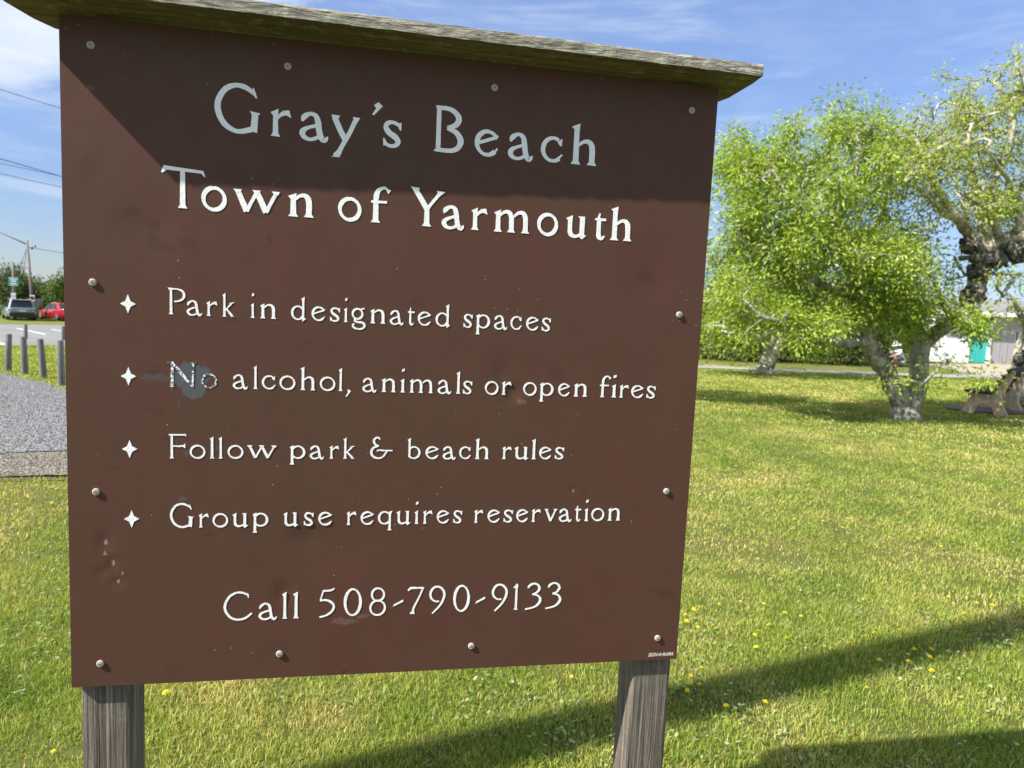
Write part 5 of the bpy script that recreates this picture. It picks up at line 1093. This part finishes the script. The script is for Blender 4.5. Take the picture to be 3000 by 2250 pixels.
    k = ~inpoly(x, y, GR) & ~inpoly(x, y, [tuple(v) for v in (ra, rb, rc, rd)]); x, y = x[k], y[k]; n = len(x); h = rg.uniform(.03, .08, n); w = rg.uniform(.006, .013, n); a = rg.uniform(0, 2*np.pi, n); z = ZG(x, y)
    B = np.stack([x, y, z], 1); S = np.stack([np.cos(a), np.sin(a), 0*a], 1)*w[:, None]; tip = B+np.stack([rg.normal(0, .04, n), rg.normal(0, .04, n), h], 1); V = np.stack([B-S, B+S, tip], 1).reshape(-1, 3); q = np.arange(n)*3
    link('verge_grass', mesh_np('verge_grass', V, np.stack([q, q+1, q+2], 1), np.repeat(np.clip(rg.normal(.42, .2, n), 0, 1), 3)[:, None].repeat(3, 1)), M['grass'], kind='stuff', label='longer yellowing grass on the verge behind the bollards', cat='grass')
    # loose stones
    n = 9000; x = rg.uniform(-12, 2.5, n); y = rg.uniform(3.5, 13.5, n); k = inpoly(x, y, [tuple(v) for v in GRAVEL]); x, y = x[k], y[k]; n = len(x); r = rg.uniform(.006, .017, n)
    o = np.array([(1, 0, 0), (-.5, .87, 0), (-.5, -.87, 0), (0, 0, 1.1)]); V = np.stack([x, y, ZG(x, y)+.012], 1)[:, None, :]+o[None]*r[:, None, None]*rg.uniform(.6, 1.3, (n, 4, 1)); q = np.arange(n)*4
    link('gravel_stones', mesh_np('gravel_stones', V.reshape(-1, 3), [np.stack([q, q+1, q+3], 1), np.stack([q+1, q+2, q+3], 1), np.stack([q+2, q, q+3], 1)]), M['gravel'], kind='stuff', label='loose grey stones on the gravel', cat='gravel')
lawn()
def dandelions():
    Z8 = [(777,209),(812,200),(884,188),(754,235),(747,262),(807,283),(870,282),(980,173),(1088,177),(1087,216),(1174,228),(1249,235),(1121,279),(1068,306),(1040,319),(1061,369),(1183,343),(808,465),(766,498),(774,536),(813,536),(746,567),(930,642),(1088,612),(1388,384),(1466,362),(1574,319),(1666,297),(1583,428),(1706,402),(1739,383),(1797,382),(1793,420),(1711,446),(1532,550),(1818,485),(2067,271),(1959,232),(2075,185),(2000,173),(1886,152),(2207,190),(252,500)]
    Z6 = [(97,855),(150,868),(168,905),(92,908),(370,865),(288,862),(333,932),(400,1010),(510,905),(552,928),(600,940),(852,955),(950,930),(960,962),(1305,970),(1500,1220),(1300,1245),(2165,1300),(440,935),(575,900),(620,900)]
    DM = [(1690,1108),(1715,1122),(1745,1130),(1780,1125),(1832,1122),(1855,1118),(1920,1165),(1940,1160),(1965,1167),(1985,1165),(2030,1183),(1820,1140),(1760,1140)]
    ZL = [(58,1000),(100,925),(105,1140),(200,1080),(310,1078),(368,1013),(440,1035),(45,1100),(368,1127),(430,930),(260,1000),(140,950)]
    px = [(1500+x/1.4747, 1650+y/1.4747) for x, y in Z8]+[(2000+x/2.212, 800+y/2.212) for x, y in Z6]+[(x*1.3562, y*1.3562) for x, y in DM]+[(x/2.368, 1000+y/2.37) for x, y in ZL]+[(154, 2214), (490, 2041), (128, 1870)]
    st = MB().tube([(0, 0, -.01), (.004, .002, .02), (.002, 0, .044)], [.0022, .002, .0022], 5); fl = MB()
    for ring_, (r, z, nn) in enumerate(((.0165, .046, 15), (.0115, .050, 12), (.006, .053, 8))):
        for k in range(nn):
            a = 2*math.pi*(k+.4*ring_)/nn; ca, sa = math.cos(a), math.sin(a); w = .0034
            fl.add([(0, 0, z-.004), (ca*r*.6-sa*w, sa*r*.6+ca*w, z), (ca*r, sa*r, z-.001+.003*(k % 2)), (ca*r*.6+sa*w, sa*r*.6-ca*w, z)], [(0, 1, 2, 3)])
    fl.blob((0, 0, .044), .005, 0, 1, 8, 0, (1, 1, .9))
    lab = 'yellow dandelion flower open in the short lawn grass'; grp = 'dandelions in the lawn'
    root = empty('dandelion', (0, 0, 0)); s0 = st.build('stem', M['stalk'], root); f0 = fl.build('flower_head', M['petal'], root, recalc=False)
    first = True
    for (u, v) in px:
        g = Gp(u, v+10); sc_ = rnd.uniform(.55, .85); near = (g-Vector(CAM)).length < 7
        if first: r = root; first = False; kids = [s0, f0]
        else:
            r = root.copy(); COL.objects.link(r); kids = []
            for q in (s0, f0): c = q.copy(); COL.objects.link(c); c.parent = r; kids.append(c)
        tag(r, lab, 'dandelion', grp); r.location = g; r.scale = (sc_, sc_, sc_); r.rotation_euler = (rnd.uniform(-.35, .35), rnd.uniform(-.35, .35), rnd.uniform(0, 6.28))
dandelions()
